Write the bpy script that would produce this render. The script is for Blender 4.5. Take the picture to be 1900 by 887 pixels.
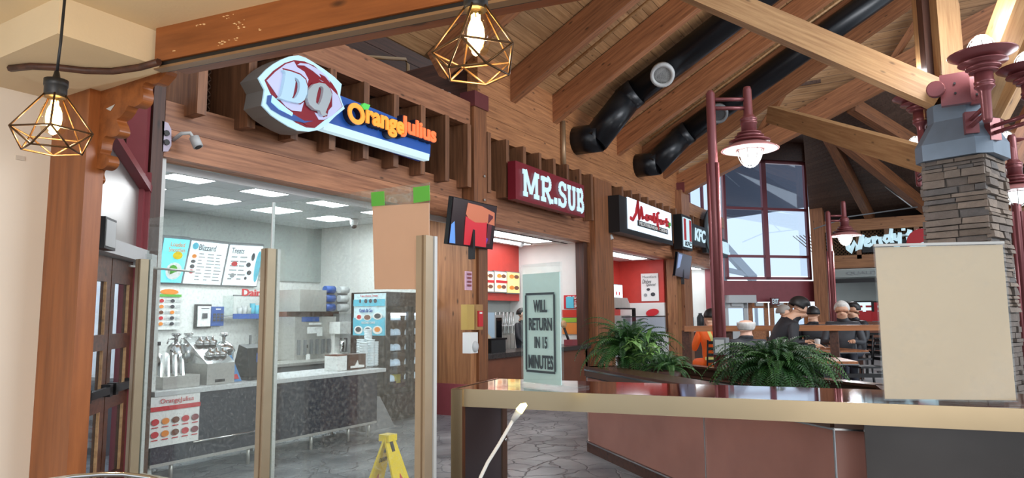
import bpy, bmesh, math, random
from mathutils import Vector as V, Matrix
random.seed(7)
for o in list(bpy.data.objects): bpy.data.objects.remove(o)
SC = bpy.context.scene
COL = SC.collection
# ------------------------------------------------------------------ camera
FPX = 1270.0; YAW = math.radians(31.07); PIT = math.radians(6.3); ROLL = .008
CAM = V((0, 0, 1.6))
cf = V((math.cos(YAW)*math.cos(PIT), math.sin(YAW)*math.cos(PIT), math.sin(PIT)))
cr0 = V((math.sin(YAW), -math.cos(YAW), 0)); cu0 = cr0.cross(cf)
cr = (cr0-ROLL*cu0).normalized(); cu = (cu0+ROLL*cr0).normalized()
cam = bpy.data.objects.new('camera', bpy.data.cameras.new('camera')); COL.objects.link(cam)
cam.data.lens = 36*FPX/1900; cam.data.sensor_width = 36; cam.data.clip_end = 300; cam.data.clip_start = .05
mw = Matrix((cr, cu, -cf)).transposed().to_4x4(); mw.translation = CAM
cam.matrix_world = mw; SC.camera = cam
# ------------------------------------------------------------------ world, exposure
SC.view_settings.view_transform = 'Standard'; SC.view_settings.look = 'None'
SC.view_settings.gamma = 1.0; SC.view_settings.use_curve_mapping = False
SC.view_settings.exposure = 0.55
W = bpy.data.worlds.new('sky'); SC.world = W; W.use_nodes = True
W.node_tree.nodes['Background'].inputs[0].default_value = (.80, .90, 1.0, 1)
W.node_tree.nodes['Background'].inputs[1].default_value = 0.95
def area(name, loc, target, sx, sy, power, color):
    l = bpy.data.lights.new(name, 'AREA'); l.shape = 'RECTANGLE'; l.size = sx; l.size_y = sy; l.energy = power; l.color = color
    o = bpy.data.objects.new(name, l); COL.objects.link(o); o.location = loc
    o.rotation_euler = (V(target)-V(loc)).to_track_quat('-Z', 'Y').to_euler(); return o
# unseen fill lamp added high on the right, standing in for window daylight
area('high_side_fill', (9, -9, 6.5), (10, 6, 4.5), 9, 3, 700, (.95, .97, 1))
area('near_fill', (-4, -2.5, 2.6), (4, 3, 1.5), 4, 2.4, 230, (1, .94, .88))  # unseen fill lamp added behind the camera for more ambient light
area('vestibule_fill', (2.2, 7.6, 3.3), (2.0, 7.0, 0.5), 1.2, .8, 90, (.95, .98, 1))  # lamp added to brighten the vestibule wall behind the door panes
# ------------------------------------------------------------------ helpers
def ray(x, y): return cf+cr*((x-950)/FPX)-cu*((y-443.5)/FPX)
def Ox(x, y, X): d = ray(x, y); return CAM+d*((X-CAM.x)/d.x)
def Oy(x, y, Y): d = ray(x, y); return CAM+d*((Y-CAM.y)/d.y)
def Oz(x, y, Z): d = ray(x, y); return CAM+d*((Z-CAM.z)/d.z)
def U(x, y, D): return CAM+ray(x, y)*D
def Opl(x, y, p, n): d = ray(x, y); return CAM+d*((V(p)-CAM).dot(V(n))/d.dot(V(n)))
ZU = V((0, 0, 1)); EX = V((1, 0, 0)); EY = V((0, 1, 0))
def lin(c):
    return tuple(((k/255)/12.92 if k/255 <= .04045 else ((k/255+.055)/1.055)**2.4) for k in c)
MATS = {}
def mat(name, col, rough=.5, metal=0, var=0, vscale=6, emit=None, es=1, bump=0, bscale=40, spec=None, col2=None, coat=0):
    if name in MATS: return MATS[name]
    m = bpy.data.materials.new(name); m.use_nodes = True; nt = m.node_tree; b = nt.nodes['Principled BSDF']
    c = lin(col); b.inputs['Base Color'].default_value = (*c, 1); b.inputs['Roughness'].default_value = rough; b.inputs['Metallic'].default_value = metal
    if spec is not None: b.inputs['Specular IOR Level'].default_value = spec
    if coat: b.inputs['Coat Weight'].default_value = coat; b.inputs['Coat Roughness'].default_value = .05
    if emit: b.inputs['Emission Color'].default_value = (*lin(emit), 1); b.inputs['Emission Strength'].default_value = es
    tc = nt.nodes.new('ShaderNodeTexCoord')
    if var or col2:
        n = nt.nodes.new('ShaderNodeTexNoise'); n.inputs['Scale'].default_value = vscale; n.inputs['Detail'].default_value = 5
        nt.links.new(tc.outputs['Object'], n.inputs['Vector'])
        r = nt.nodes.new('ShaderNodeValToRGB'); c2 = lin(col2) if col2 else tuple(k*(1-var) for k in c)
        r.color_ramp.elements[0].position = .35; r.color_ramp.elements[1].position = .65
        r.color_ramp.elements[0].color = (*c2, 1); r.color_ramp.elements[1].color = (*[min(1, k*(1+var*.4)) for k in c], 1)
        nt.links.new(n.outputs['Fac'], r.inputs['Fac']); nt.links.new(r.outputs['Color'], b.inputs['Base Color'])
    if bump:
        n = nt.nodes.new('ShaderNodeTexNoise'); n.inputs['Scale'].default_value = bscale; n.inputs['Detail'].default_value = 6
        nt.links.new(tc.outputs['Object'], n.inputs['Vector'])
        bp = nt.nodes.new('ShaderNodeBump'); bp.inputs['Strength'].default_value = bump; bp.inputs['Distance'].default_value = .02
        nt.links.new(n.outputs['Fac'], bp.inputs['Height']); nt.links.new(bp.outputs['Normal'], b.inputs['Normal'])
    MATS[name] = m; return m
def wood(name, col, dark, rough=.5, knots=True, lines=16):
    """grain runs along the local x axis of the piece"""
    m = bpy.data.materials.new(name); m.use_nodes = True; nt = m.node_tree; b = nt.nodes['Principled BSDF']; L = nt.links.new
    tc = nt.nodes.new('ShaderNodeTexCoord'); oi = nt.nodes.new('ShaderNodeObjectInfo')
    ad = nt.nodes.new('ShaderNodeVectorMath'); ad.operation = 'ADD'
    sc = nt.nodes.new('ShaderNodeVectorMath'); sc.operation = 'SCALE'; sc.inputs[0].default_value = (37, 11, 5); L(oi.outputs['Random'], sc.inputs['Scale'])
    L(tc.outputs['Object'], ad.inputs[0]); L(sc.outputs[0], ad.inputs[1])
    mp = nt.nodes.new('ShaderNodeMapping'); mp.inputs['Scale'].default_value = (.8, lines, lines); L(ad.outputs[0], mp.inputs['Vector'])
    n = nt.nodes.new('ShaderNodeTexNoise'); n.inputs['Scale'].default_value = 1.6; n.inputs['Detail'].default_value = 6; n.inputs['Roughness'].default_value = .6; L(mp.outputs[0], n.inputs['Vector'])
    r = nt.nodes.new('ShaderNodeValToRGB'); r.color_ramp.elements[0].position = .3; r.color_ramp.elements[1].position = .66
    r.color_ramp.elements[0].color = (*lin(dark), 1); r.color_ramp.elements[1].color = (*lin(col), 1); L(n.outputs['Fac'], r.inputs['Fac'])
    hs = nt.nodes.new('ShaderNodeHueSaturation'); mr = nt.nodes.new('ShaderNodeMapRange'); mr.inputs['To Min'].default_value = .82; mr.inputs['To Max'].default_value = 1.15
    L(oi.outputs['Random'], mr.inputs['Value']); L(mr.outputs[0], hs.inputs['Value']); L(r.outputs['Color'], hs.inputs['Color'])
    out = hs.outputs['Color']
    if knots:
        mp2 = nt.nodes.new('ShaderNodeMapping'); mp2.inputs['Scale'].default_value = (2.2, 6, 6); L(ad.outputs[0], mp2.inputs['Vector'])
        vo = nt.nodes.new('ShaderNodeTexVoronoi'); vo.inputs['Scale'].default_value = 1.0; L(mp2.outputs[0], vo.inputs['Vector'])
        k = nt.nodes.new('ShaderNodeMapRange'); k.inputs['From Min'].default_value = .05; k.inputs['From Max'].default_value = .13; k.inputs['To Min'].default_value = .75; k.inputs['To Max'].default_value = 0
        L(vo.outputs['Distance'], k.inputs['Value'])
        mx = nt.nodes.new('ShaderNodeMix'); mx.data_type = 'RGBA'; L(k.outputs[0], mx.inputs['Factor']); L(out, mx.inputs['A']); mx.inputs['B'].default_value = (*lin([q*.35 for q in dark]), 1)
        out = mx.outputs['Result']
    L(out, b.inputs['Base Color']); b.inputs['Roughness'].default_value = rough
    bp = nt.nodes.new('ShaderNodeBump'); bp.inputs['Strength'].default_value = .12; bp.inputs['Distance'].default_value = .01; L(n.outputs['Fac'], bp.inputs['Height']); L(bp.outputs['Normal'], b.inputs['Normal'])
    return m
def tag(o, label=None, cat=None, group=None, kind=None):
    if label: o['label'] = label
    if cat: o['category'] = cat
    if group: o['group'] = group
    if kind: o['kind'] = kind
    return o
def empty(name, loc, label=None, cat=None, group=None, kind=None):
    o = bpy.data.objects.new(name, None); COL.objects.link(o); o.location = V(loc); o.empty_display_size = .1
    return tag(o, label, cat, group, kind)
def wloc(o):
    p = V((0, 0, 0))
    m = Matrix.Identity(4)
    while o: m = Matrix.LocRotScale(o.location, o.rotation_euler, o.scale) @ m if not o.parent else o.matrix_parent_inverse @ Matrix.LocRotScale(o.location, o.rotation_euler, o.scale) @ m; o = o.parent
    return m
def setpar(o, parent):
    o.parent = parent; o.matrix_parent_inverse = wloc(parent).inverted()
class MB:
    def __init__(s): s.v = []; s.f = []; s.sm = []
    def add(s, vs, fs, smooth=False):
        b = len(s.v); s.v += [V(q) for q in vs]; s.f += [tuple(b+i for i in f) for f in fs]; s.sm += [smooth]*len(fs); return s
    def hexa(s, p): return s.add(p, [(0, 3, 2, 1), (4, 5, 6, 7), (0, 1, 5, 4), (1, 2, 6, 5), (2, 3, 7, 6), (3, 0, 4, 7)])
    def box(s, x0, y0, z0, x1, y1, z1):
        return s.hexa([(x0, y0, z0), (x1, y0, z0), (x1, y1, z0), (x0, y1, z0), (x0, y0, z1), (x1, y0, z1), (x1, y1, z1), (x0, y1, z1)])
    def fbox(s, fr, a0, b0, c0, a1, b1, c1):
        o, ex, ey, ez = fr
        g = lambda a, b, c: o+ex*a+ey*b+ez*c
        return s.hexa([g(a0, b0, c0), g(a1, b0, c0), g(a1, b1, c0), g(a0, b1, c0), g(a0, b0, c1), g(a1, b0, c1), g(a1, b1, c1), g(a0, b1, c1)])
    def beam(s, p, q, w, h, up=ZU):
        p = V(p); q = V(q); d = (q-p).normalized(); sd = d.cross(V(up)).normalized(); u = sd.cross(d)
        a = sd*w/2; b = u*h/2
        return s.hexa([p-a-b, q-a-b, q+a-b, p+a-b, p-a+b, q-a+b, q+a+b, p+a+b])
    def tube(s, pts, r, n=8, closed=False, cap=True):
        pts = [V(p) for p in pts]; m = len(pts); rs = r if isinstance(r, (list, tuple)) else [r]*m
        base = len(s.v); prev = None
        for i, p in enumerate(pts):
            a = pts[(i-1) % m] if (i or closed) else p; b = pts[(i+1) % m] if (i < m-1 or closed) else p
            t = (b-a).normalized()
            ref = prev if prev else (ZU if abs(t.z) < .9 else EX)
            sd = t.cross(ref)
            if sd.length < 1e-4: sd = t.cross(EY)
            sd.normalize(); u = sd.cross(t).normalized(); prev = u
            for k in range(n):
                an = 2*math.pi*k/n; s.v.append(p+sd*math.cos(an)*rs[i]+u*math.sin(an)*rs[i])
        for i in range(m if closed else m-1):
            j = (i+1) % m
            for k in range(n):
                s.f.append((base+i*n+k, base+i*n+(k+1) % n, base+j*n+(k+1) % n, base+j*n+k)); s.sm.append(True)
        if cap and not closed:
            s.f.append(tuple(base+k for k in range(n))[::-1]); s.sm.append(False)
            s.f.append(tuple(base+(m-1)*n+k for k in range(n))); s.sm.append(False)
        return s
    def lathe(s, o, prof, n=20, fr=None, smooth=True, sx=1, sy=1):
        ex, ey, ez = fr if fr else (EX, EY, ZU); o = V(o); base = len(s.v); m = len(prof)
        for r, h in prof:
            for k in range(n):
                a = 2*math.pi*k/n; s.v.append(o+ex*(r*sx*math.cos(a))+ey*(r*sy*math.sin(a))+ez*h)
        for i in range(m-1):
            for k in range(n):
                s.f.append((base+i*n+k, base+i*n+(k+1) % n, base+(i+1)*n+(k+1) % n, base+(i+1)*n+k)); s.sm.append(smooth)
        if prof[0][0] > 1e-4: s.f.append(tuple(base+k for k in range(n))[::-1]); s.sm.append(False)
        if prof[-1][0] > 1e-4: s.f.append(tuple(base+(m-1)*n+k for k in range(n))); s.sm.append(False)
        return s
    def prism(s, pts, vec):
        pts = [V(p) for p in pts]; n = len(pts); vec = V(vec)
        nn = V((0, 0, 0))
        for i in range(n): nn += pts[i].cross(pts[(i+1) % n])
        if nn.dot(vec) > 0: pts = pts[::-1]
        return s.add(pts+[p+vec for p in pts], [tuple(range(n)), tuple(range(n, 2*n))[::-1]]+[(i, i+n, (i+1) % n+n, (i+1) % n) for i in range(n)])
    def ball(s, c, rx, ry, rz, n=12, m=8, fr=None):
        prof = [(math.sin(math.pi*i/m), -math.cos(math.pi*i/m)*rz) for i in range(m+1)]
        return s.lathe(c, [(max(r, 1e-5), h) for r, h in prof], n, fr, True, rx, ry)
    def build(s, name, m, parent=None, local=None):
        me = bpy.data.meshes.new(name)
        xs = [q.x for q in s.v]; ys = [q.y for q in s.v]; zs = [q.z for q in s.v]
        o = V(((min(xs)+max(xs))/2, (min(ys)+max(ys))/2, min(zs)))
        me.from_pydata([q-o for q in s.v], [], s.f); me.update()
        me.polygons.foreach_set('use_smooth', s.sm)
        for k in (m if isinstance(m, (list, tuple)) else [m]): me.materials.append(k)
        ob = bpy.data.objects.new(name, me); COL.objects.link(ob); ob.location = o
        if parent: setpar(ob, parent)
        return ob
def wb(name, p, q, w, h, m, parent=None, up=ZU):
    """a timber of its own: local x along the grain"""
    p = V(p); q = V(q); L = (q-p).length; d = (q-p)/L; sd = V(up).cross(d).normalized(); u = d.cross(sd)
    b = MB().box(0, -w/2, -h/2, L, w/2, h/2); me = bpy.data.meshes.new(name); me.from_pydata(b.v, [], b.f); me.materials.append(m)
    ob = bpy.data.objects.new(name, me); COL.objects.link(ob)
    M4 = Matrix((d, sd, u)).transposed().to_4x4(); ob.location = p; ob.rotation_euler = M4.to_euler()
    if parent: setpar(ob, parent)
    return ob
def part(name, m, parent, *boxes):
    b = MB()
    for q in boxes: b.box(*q)
    return b.build(name, m, parent)
def smooth_poly(P, n=4):
    """closed rounded outline through 2-D points"""
    out = []; N_ = len(P)
    for i in range(N_):
        a, b, c, d = (V((*P[(i+k) % N_], 0)) for k in (-1, 0, 1, 2))
        for j in range(n):
            t = j/n; q = .5*((2*b)+(c-a)*t+(2*a-5*b+4*c-d)*t*t+(3*b-a-3*c+d)*t**3); out.append((q.x, q.y))
    return out
def txt(name, s, o, ex, ey, w, h, depth, m, parent, bold=0, shear=0, space=1.0, back=False):
    """raised lettering fitted into a w x h box whose lower left corner is o"""
    cu_ = bpy.data.curves.new('t', 'FONT'); cu_.body = s; cu_.offset = bold; cu_.shear = shear; cu_.space_character = space; cu_.resolution_u = 4; cu_.extrude = .5
    tmp = bpy.data.objects.new('t', cu_); me = bpy.data.meshes.new_from_object(tmp)
    bpy.data.objects.remove(tmp)
    vs = [q.co.copy() for q in me.vertices]; x0 = min(q.x for q in vs); x1 = max(q.x for q in vs); y0 = min(q.y for q in vs); y1 = max(q.y for q in vs)
    ez = ex.cross(ey)
    kx = w/(x1-x0) if w else h/(y1-y0)
    b = MB(); b.v = [o+ex*((q.x-x0)*kx)+ey*((q.y-y0)*h/(y1-y0))+ez*((q.z+.5)*depth) for q in vs]
    b.f = [tuple(p.vertices) for p in me.polygons]; b.sm = [False]*len(b.f)
    bpy.data.meshes.remove(me)
    return b.build(name, m, parent)
def ptxt(name, s, x, y, x2, h, Y, depth, m, parent, **k):
    """lettering on a wall that faces the hall: left end at the unprojected point, right end below x2"""
    a = Oy(x, y, Y); c = Oy(x2, y, Y); return txt(name, s, a, EX, ZU, c.x-a.x, h, depth, m, parent, **k)
def ppoly(name, pts, Y, th, m, parent):
    b = MB(); b.prism([Oy(x, y, Y) for x, y in pts], (0, th, 0)); return b.build(name, m, parent)
def strokes(b, lines, w, fr, depth, n=10):
    """pen strokes of width w in the plane (o, ex, ey)"""
    o, ex, ey = fr; ez = ex.cross(ey)
    for ln in lines:
        P = [V((a, c)) for a, c in ln]
        for i in range(len(P)-1):
            d = (P[i+1]-P[i]).normalized(); nn = V((-d.y, d.x))*w/2
            b.prism([o+ex*q.x+ey*q.y for q in (P[i]+nn, P[i]-nn, P[i+1]-nn, P[i+1]+nn)], ez*depth)
        for q in P:
            b.prism([o+ex*(q.x+w/2*math.cos(2*math.pi*k/n))+ey*(q.y+w/2*math.sin(2*math.pi*k/n)) for k in range(n)], ez*depth)
    return b
def dup(root, loc=None, rotz=0, label=None):
    c = root.copy(); COL.objects.link(c)
    if loc is not None: c.location = V(loc)
    c.rotation_euler.z += rotz
    if label: c['label'] = label
    for ch in list(root.children):
        d = ch.copy(); COL.objects.link(d); d.parent = c; d.matrix_parent_inverse = ch.matrix_parent_inverse.copy()
        for g in list(ch.children):
            e = g.copy(); COL.objects.link(e); e.parent = d; e.matrix_parent_inverse = g.matrix_parent_inverse.copy()
    return c
# ------------------------------------------------------------------ materials
m_cedar = wood('cedar', (186, 128, 92), (128, 80, 55))
m_cedar2 = wood('cedar_orange', (184, 128, 84), (134, 86, 55))
m_rafter = wood('rafter_fir', (170, 112, 74), (118, 73, 47))
m_deck = wood('deck_pine', (190, 148, 106), (146, 106, 70))
m_dark = wood('dark_cedar', (88, 54, 40), (54, 32, 24))
m_lit = wood('light_fir', (190, 150, 104), (154, 112, 72))
m_post = wood('post_fir', (150, 96, 60), (100, 62, 40))
m_near = wood('orange_stained_fir', (166, 98, 50), (126, 70, 32), .42, knots=True, lines=9)
m_slat = wood('slat_fir', (142, 96, 66), (96, 62, 42))
m_gdark = mat('dark_cavity', (40, 30, 26), .9)
m_rail = wood('rail_oak', (176, 112, 66), (130, 78, 44), .35)
m_white = mat('white_paint', (226, 226, 222), .6, var=.06, vscale=2)
m_greyp = mat('grey_paint', (165, 172, 168), .6, var=.05, vscale=2)
m_cream = mat('cream_paint', (226, 206, 172), .65, var=.06, vscale=1.5, bump=.05, bscale=60)
m_red = mat('red_paint', (196, 62, 52), .5, var=.06)
m_maroon = mat('maroon_paint', (140, 66, 72), .45, var=.08)
m_lampred = mat('oxblood_metal', (122, 66, 68), .3, .3, var=.05)
m_cap = mat('slate_blue_metal', (104, 118, 132), .45, .2, var=.12, vscale=3)
m_black = mat('black', (22, 22, 24), .45)
m_blackg = mat('black_gloss', (16, 17, 20), .16)
m_duct = mat('black_duct', (26, 27, 31), .3, .3)
m_steel = mat('brushed_steel', (188, 186, 180), .34, .5, var=.08, vscale=5)
m_steelc = mat('chrome_steel', (205, 205, 205), .14, 1)
m_tan = mat('tan_aluminium', (172, 154, 130), .42, .35, var=.05)
m_paper = mat('white_paper', (235, 235, 232), .7)
m_sheet = mat('beige_card', (216, 190, 158), .7, var=.05, vscale=2)
m_kraft = mat('kraft_card', (206, 166, 138), .75, var=.05, vscale=2)
m_green = mat('green_tape', (92, 176, 64), .5)
m_navy = mat('navy_panel', (32, 36, 50), .4, var=.1)
m_grey = mat('grey', (120, 122, 124), .5, .1)
m_lgrey = mat('light_grey', (196, 198, 198), .5)
m_blue = mat('blue', (40, 84, 160), .4)
m_cyan = mat('cyan_print', (92, 190, 214), .5)
m_orange = mat('orange_print', (236, 140, 50), .5)
m_redp = mat('red_print', (200, 40, 48), .5)
m_yel = mat('yellow_plastic', (240, 208, 40), .35, var=.06)
m_ink = mat('dark_print', (60, 62, 68), .6)
m_greyink = mat('grey_print', (150, 154, 156), .6)
m_panel = mat('light_panel', (255, 255, 255), .5, emit=(244, 250, 255), es=15.0)
m_panel2 = mat('shop_light_panel', (255, 255, 255), .5, emit=(244, 250, 255), es=6.5)
m_bulbw = mat('lamp_globe_glow', (255, 255, 255), .3, emit=(236, 248, 255), es=3.5)
m_signw = mat('sign_white_glow', (150, 168, 176), .4, emit=(205, 238, 250), es=.5)
m_screen = mat('menu_screen_glow', (235, 245, 250), .3, emit=(225, 244, 252), es=.5)
m_screenc = mat('cyan_screen_glow', (120, 215, 235), .3, emit=(110, 215, 238), es=.6)
m_brown = mat('brown_laminate', (120, 72, 52), .3, var=.15, vscale=3)
m_ctop = mat('granite_edge', (58, 52, 50), .25, var=.3, vscale=30)
def slate():
    m = bpy.data.materials.new('slate_floor'); m.use_nodes = True; nt = m.node_tree; b = nt.nodes['Principled BSDF']; L = nt.links.new
    tc = nt.nodes.new('ShaderNodeTexCoord'); n = nt.nodes.new('ShaderNodeTexNoise'); n.inputs['Scale'].default_value = 2.2; n.inputs['Detail'].default_value = 7; L(tc.outputs['Object'], n.inputs['Vector'])
    r = nt.nodes.new('ShaderNodeValToRGB'); r.color_ramp.elements[0].color = (*lin((100, 104, 108)), 1); r.color_ramp.elements[1].color = (*lin((158, 160, 162)), 1); r.color_ramp.elements[0].position = .35; r.color_ramp.elements[1].position = .7; L(n.outputs['Fac'], r.inputs['Fac'])
    ds = nt.nodes.new('ShaderNodeVectorMath'); ds.operation = 'MULTIPLY_ADD'; ds.inputs[1].default_value = (.35, .35, .35); L(n.outputs['Color'], ds.inputs[0]); L(tc.outputs['Object'], ds.inputs[2])
    vo = nt.nodes.new('ShaderNodeTexVoronoi'); vo.feature = 'DISTANCE_TO_EDGE'; vo.inputs['Scale'].default_value = 3.0; L(ds.outputs[0], vo.inputs['Vector'])
    k = nt.nodes.new('ShaderNodeMapRange'); k.inputs['From Max'].default_value = .035; L(vo.outputs['Distance'], k.inputs['Value'])
    mx = nt.nodes.new('ShaderNodeMix'); mx.data_type = 'RGBA'; L(k.outputs[0], mx.inputs['Factor']); mx.inputs['A'].default_value = (*lin((82, 84, 87)), 1); L(r.outputs['Color'], mx.inputs['B']); L(mx.outputs['Result'], b.inputs['Base Color'])
    b.inputs['Roughness'].default_value = .32
    bp = nt.nodes.new('ShaderNodeBump'); bp.inputs['Strength'].default_value = .5; bp.inputs['Distance'].default_value = .02; ms = nt.nodes.new('ShaderNodeMath'); ms.operation = 'ADD'; L(k.outputs[0], ms.inputs[0]); L(n.outputs['Fac'], ms.inputs[1]); L(ms.outputs[0], bp.inputs['Height']); L(bp.outputs['Normal'], b.inputs['Normal'])
    return m
def glassm(name, tint, refl, dirt, dscale=14):
    m = bpy.data.materials.new(name); m.use_nodes = True; nt = m.node_tree; L = nt.links.new; nt.nodes.remove(nt.nodes['Principled BSDF']); out = nt.nodes['Material Output']
    t = nt.nodes.new('ShaderNodeBsdfTransparent'); t.inputs[0].default_value = (*tint, 1); g = nt.nodes.new('ShaderNodeBsdfGlossy'); g.inputs['Roughness'].default_value = .02
    mx = nt.nodes.new('ShaderNodeMixShader'); mx.inputs[0].default_value = refl; L(t.outputs[0], mx.inputs[1]); L(g.outputs[0], mx.inputs[2]); last = mx
    if dirt:
        tc = nt.nodes.new('ShaderNodeTexCoord'); n = nt.nodes.new('ShaderNodeTexNoise'); n.inputs['Scale'].default_value = dscale; n.inputs['Detail'].default_value = 8; n.inputs['Roughness'].default_value = .7; L(tc.outputs['Object'], n.inputs['Vector'])
        n2 = nt.nodes.new('ShaderNodeTexNoise'); n2.inputs['Scale'].default_value = 2; L(tc.outputs['Object'], n2.inputs['Vector'])
        k = nt.nodes.new('ShaderNodeMapRange'); k.inputs['From Min'].default_value = .5; k.inputs['From Max'].default_value = .8; k.inputs['To Max'].default_value = dirt*3; L(n.outputs['Fac'], k.inputs['Value'])
        vo = nt.nodes.new('ShaderNodeTexVoronoi'); vo.inputs['Scale'].default_value = 55; L(tc.outputs['Object'], vo.inputs['Vector'])
        k2 = nt.nodes.new('ShaderNodeMapRange'); k2.inputs['From Min'].default_value = .06; k2.inputs['From Max'].default_value = .16; k2.inputs['To Min'].default_value = dirt*5; k2.inputs['To Max'].default_value = 0; L(vo.outputs['Distance'], k2.inputs['Value'])
        mu = nt.nodes.new('ShaderNodeMath'); mu.operation = 'MULTIPLY_ADD'; L(k2.outputs[0], mu.inputs[0]); L(n2.outputs['Fac'], mu.inputs[1]); L(k.outputs[0], mu.inputs[2])
        a2 = nt.nodes.new('ShaderNodeMath'); a2.operation = 'ADD'; a2.use_clamp = True; L(mu.outputs[0], a2.inputs[0]); a2.inputs[1].default_value = dirt*.25
        d = nt.nodes.new('ShaderNodeBsdfDiffuse'); d.inputs[0].default_value = (.8, .85, .85, 1); m2 = nt.nodes.new('ShaderNodeMixShader'); L(a2.outputs[0], m2.inputs[0]); L(mx.outputs[0], m2.inputs[1]); L(d.outputs[0], m2.inputs[2]); last = m2
    L(last.outputs[0], out.inputs['Surface']); return m
m_slate = slate()
m_glass = glassm('dusty_acrylic', (.93, .97, .96), .05, .075, 45)
m_pane = glassm('window_glass', (.82, .88, .95), .12, 0)
m_acryl = glassm('clear_acrylic', (.97, .99, .99), .05, .03, 3)
# ================================================================== THE SETTING
D0 = 6.46
floor = MB().box(-4, -12, -.1, 34, 12, 0).build('floor', m_slate); tag(floor, kind='structure', label='grey stamped slate pattern floor of the hall')
def tilefloor():
    m = mat('dining_tile', (158, 160, 162), .3, var=.1, vscale=1.2); nt = m.node_tree; L = nt.links.new; b = nt.nodes['Principled BSDF']
    tc = nt.nodes.new('ShaderNodeTexCoord'); mp = nt.nodes.new('ShaderNodeMapping'); mp.inputs['Rotation'].default_value = (0, 0, .78); L(tc.outputs['Object'], mp.inputs['Vector'])
    br = nt.nodes.new('ShaderNodeTexBrick'); br.offset = 0; br.inputs['Scale'].default_value = 1; br.inputs['Brick Width'].default_value = .6; br.inputs['Row Height'].default_value = .6; br.inputs['Mortar Size'].default_value = .01
    br.inputs['Color1'].default_value = (*lin((160, 162, 164)), 1); br.inputs['Color2'].default_value = (*lin((150, 152, 155)), 1); br.inputs['Mortar'].default_value = (*lin((96, 98, 100)), 1)
    L(mp.outputs[0], br.inputs['Vector']); L(br.outputs['Color'], b.inputs['Base Color']); return m
pf = MB().prism([(7.7, -7, 0), (7.7, .5, 0), (8.62, 2.0, 0), (10.3, 3.6, 0), (12, 4.6, 0), (28, 4.6, 0), (28, -7, 0)], (0, 0, .24)).build('floor_platform', tilefloor()); tag(pf, kind='structure', label='raised grey tiled floor of the dining area')
# ---- storefront wall: dark backing, lintels, rails, slats, boards
wl = MB().box(3.9, 6.95, 3.2, 25.7, 7.0, 5.15).build('wall_left', m_gdark); tag(wl, kind='structure', label='timber storefront wall with slatted sign bands above the food counters')
bays = [(3.95, 9.1), (9.5, 14.1), (15.1, 19.95), (21.1, 25.74)]
for i, (a, b) in enumerate(bays):
    for k in range(2):
        wb('lintel_board', (a, 6.57, 3.2+.145+.29*k), (b, 6.57, 3.2+.145+.29*k), .26, .286, m_cedar, wl)
    if i in (0, 3): wb('rail_beam', (a-.1, 6.42, 4.905), (b, 6.42, 4.905), .3, .4, m_cedar if i == 0 else m_cedar2, wl)
    wb('soffit_board', (a, 6.8, 3.77), (b, 6.8, 3.77), .3, .04, m_dark, wl)
for k in range(4):
    z = 4.70+.36*k
    wb('plank', (9.5, 6.5, z+.18), (20.75, 6.5, z+.18), .22, .354, m_cedar2, wl)
wb('plank', (3.6, 7.6, 5.3), (3.6, 6.6, 5.3), .1, .3, m_dark, wl)
x = 4.2
while x < 25.6:
    if not any(b-.05 < x < a2+.05 for b, a2 in ((9.1, 9.5), (14.1, 15.1), (19.9, 21.1))):
        wb('slat', (x, 6.58, 3.66), (x, 6.58, 4.70), .72, .105, m_slat, wl, up=EX)
    x += .6
lat = MB()
for x0, x1 in ((4.25, 4.75), (4.85, 5.35), (5.45, 5.95)):
    for k in range(-9, 10):
        for s in (-1, 1):
            xa = x0+.25+k*.085
            p = V((xa-s*.45, 6.9, 3.75)); q = V((xa+s*.45, 6.9, 4.7))
            t0 = 0; t1 = 1
            for lo, hi in ((x0, x1),):
                dx = q.x-p.x
                ta = (lo-p.x)/dx; tb = (hi-p.x)/dx; t0 = max(t0, min(ta, tb)); t1 = min(t1, max(ta, tb))
            if t1-t0 > .05: lat.beam(p.lerp(q, t0), p.lerp(q, t1), .012, .03, EY)
tag(lat.build('lattice', mat('lattice_brown', (104, 76, 58), .7), wl), kind='stuff')
# posts of the storefront
for n, (x0, x1, y0, y1, z1, mt) in enumerate([(9.12, 9.5, 6.22, 7.25, 5.05, m_post), (14.1, 15.1, 6.3, 6.95, 4.7, m_post), (20.3, 21.1, 6.2, 7.0, 5.35, m_cedar)]):
    zb = [3.18, 0, 0][n]
    if n == 0:
        wb('post', (9.31, 6.33, 3.2), (9.31, 6.33, 5.05), .24, .38, m_post, wl, up=EX)
        wb('post', (9.31, 6.76, 0), (9.31, 6.76, 3.2), 1.0, .4, m_cedar2, wl, up=EX)
        wb('post_face', (9.38, 6.235, .55), (9.38, 6.235, 3.2), .06, .26, m_post, wl, up=EX)
        part('post_base', m_maroon, wl, (9.08, 6.2, 0, 9.54, 7.28, .5))
        c = part('post_cap', m_lampred, wl, (9.1, 6.18, 5.04, 9.52, 6.48, 5.3))
        for dz in (3.5, 3.9): MB().lathe((9.4, 6.2, dz), [(.02, 0), (.02, .02)], 8, (EX, ZU, -EY)).build('bolt', m_steel, wl)
    else:
        wb('post', ((x0+x1)/2, (y0+y1)/2, 0), ((x0+x1)/2, (y0+y1)/2, z1), y1-y0, x1-x0, mt, wl, up=EX)
part('post_cap', m_lampred, wl, (20.45, 6.15, 5.3, 21.1, 6.6, 5.6))
wb('post_trim', (13.98, 6.6, 0), (13.98, 6.6, 3.2), .2, .2, m_dark, wl, up=EX)
wb('post', (20.08, 6.45, 0), (20.08, 6.45, 3.2), .3, .42, m_cedar2, wl, up=EX)
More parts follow.
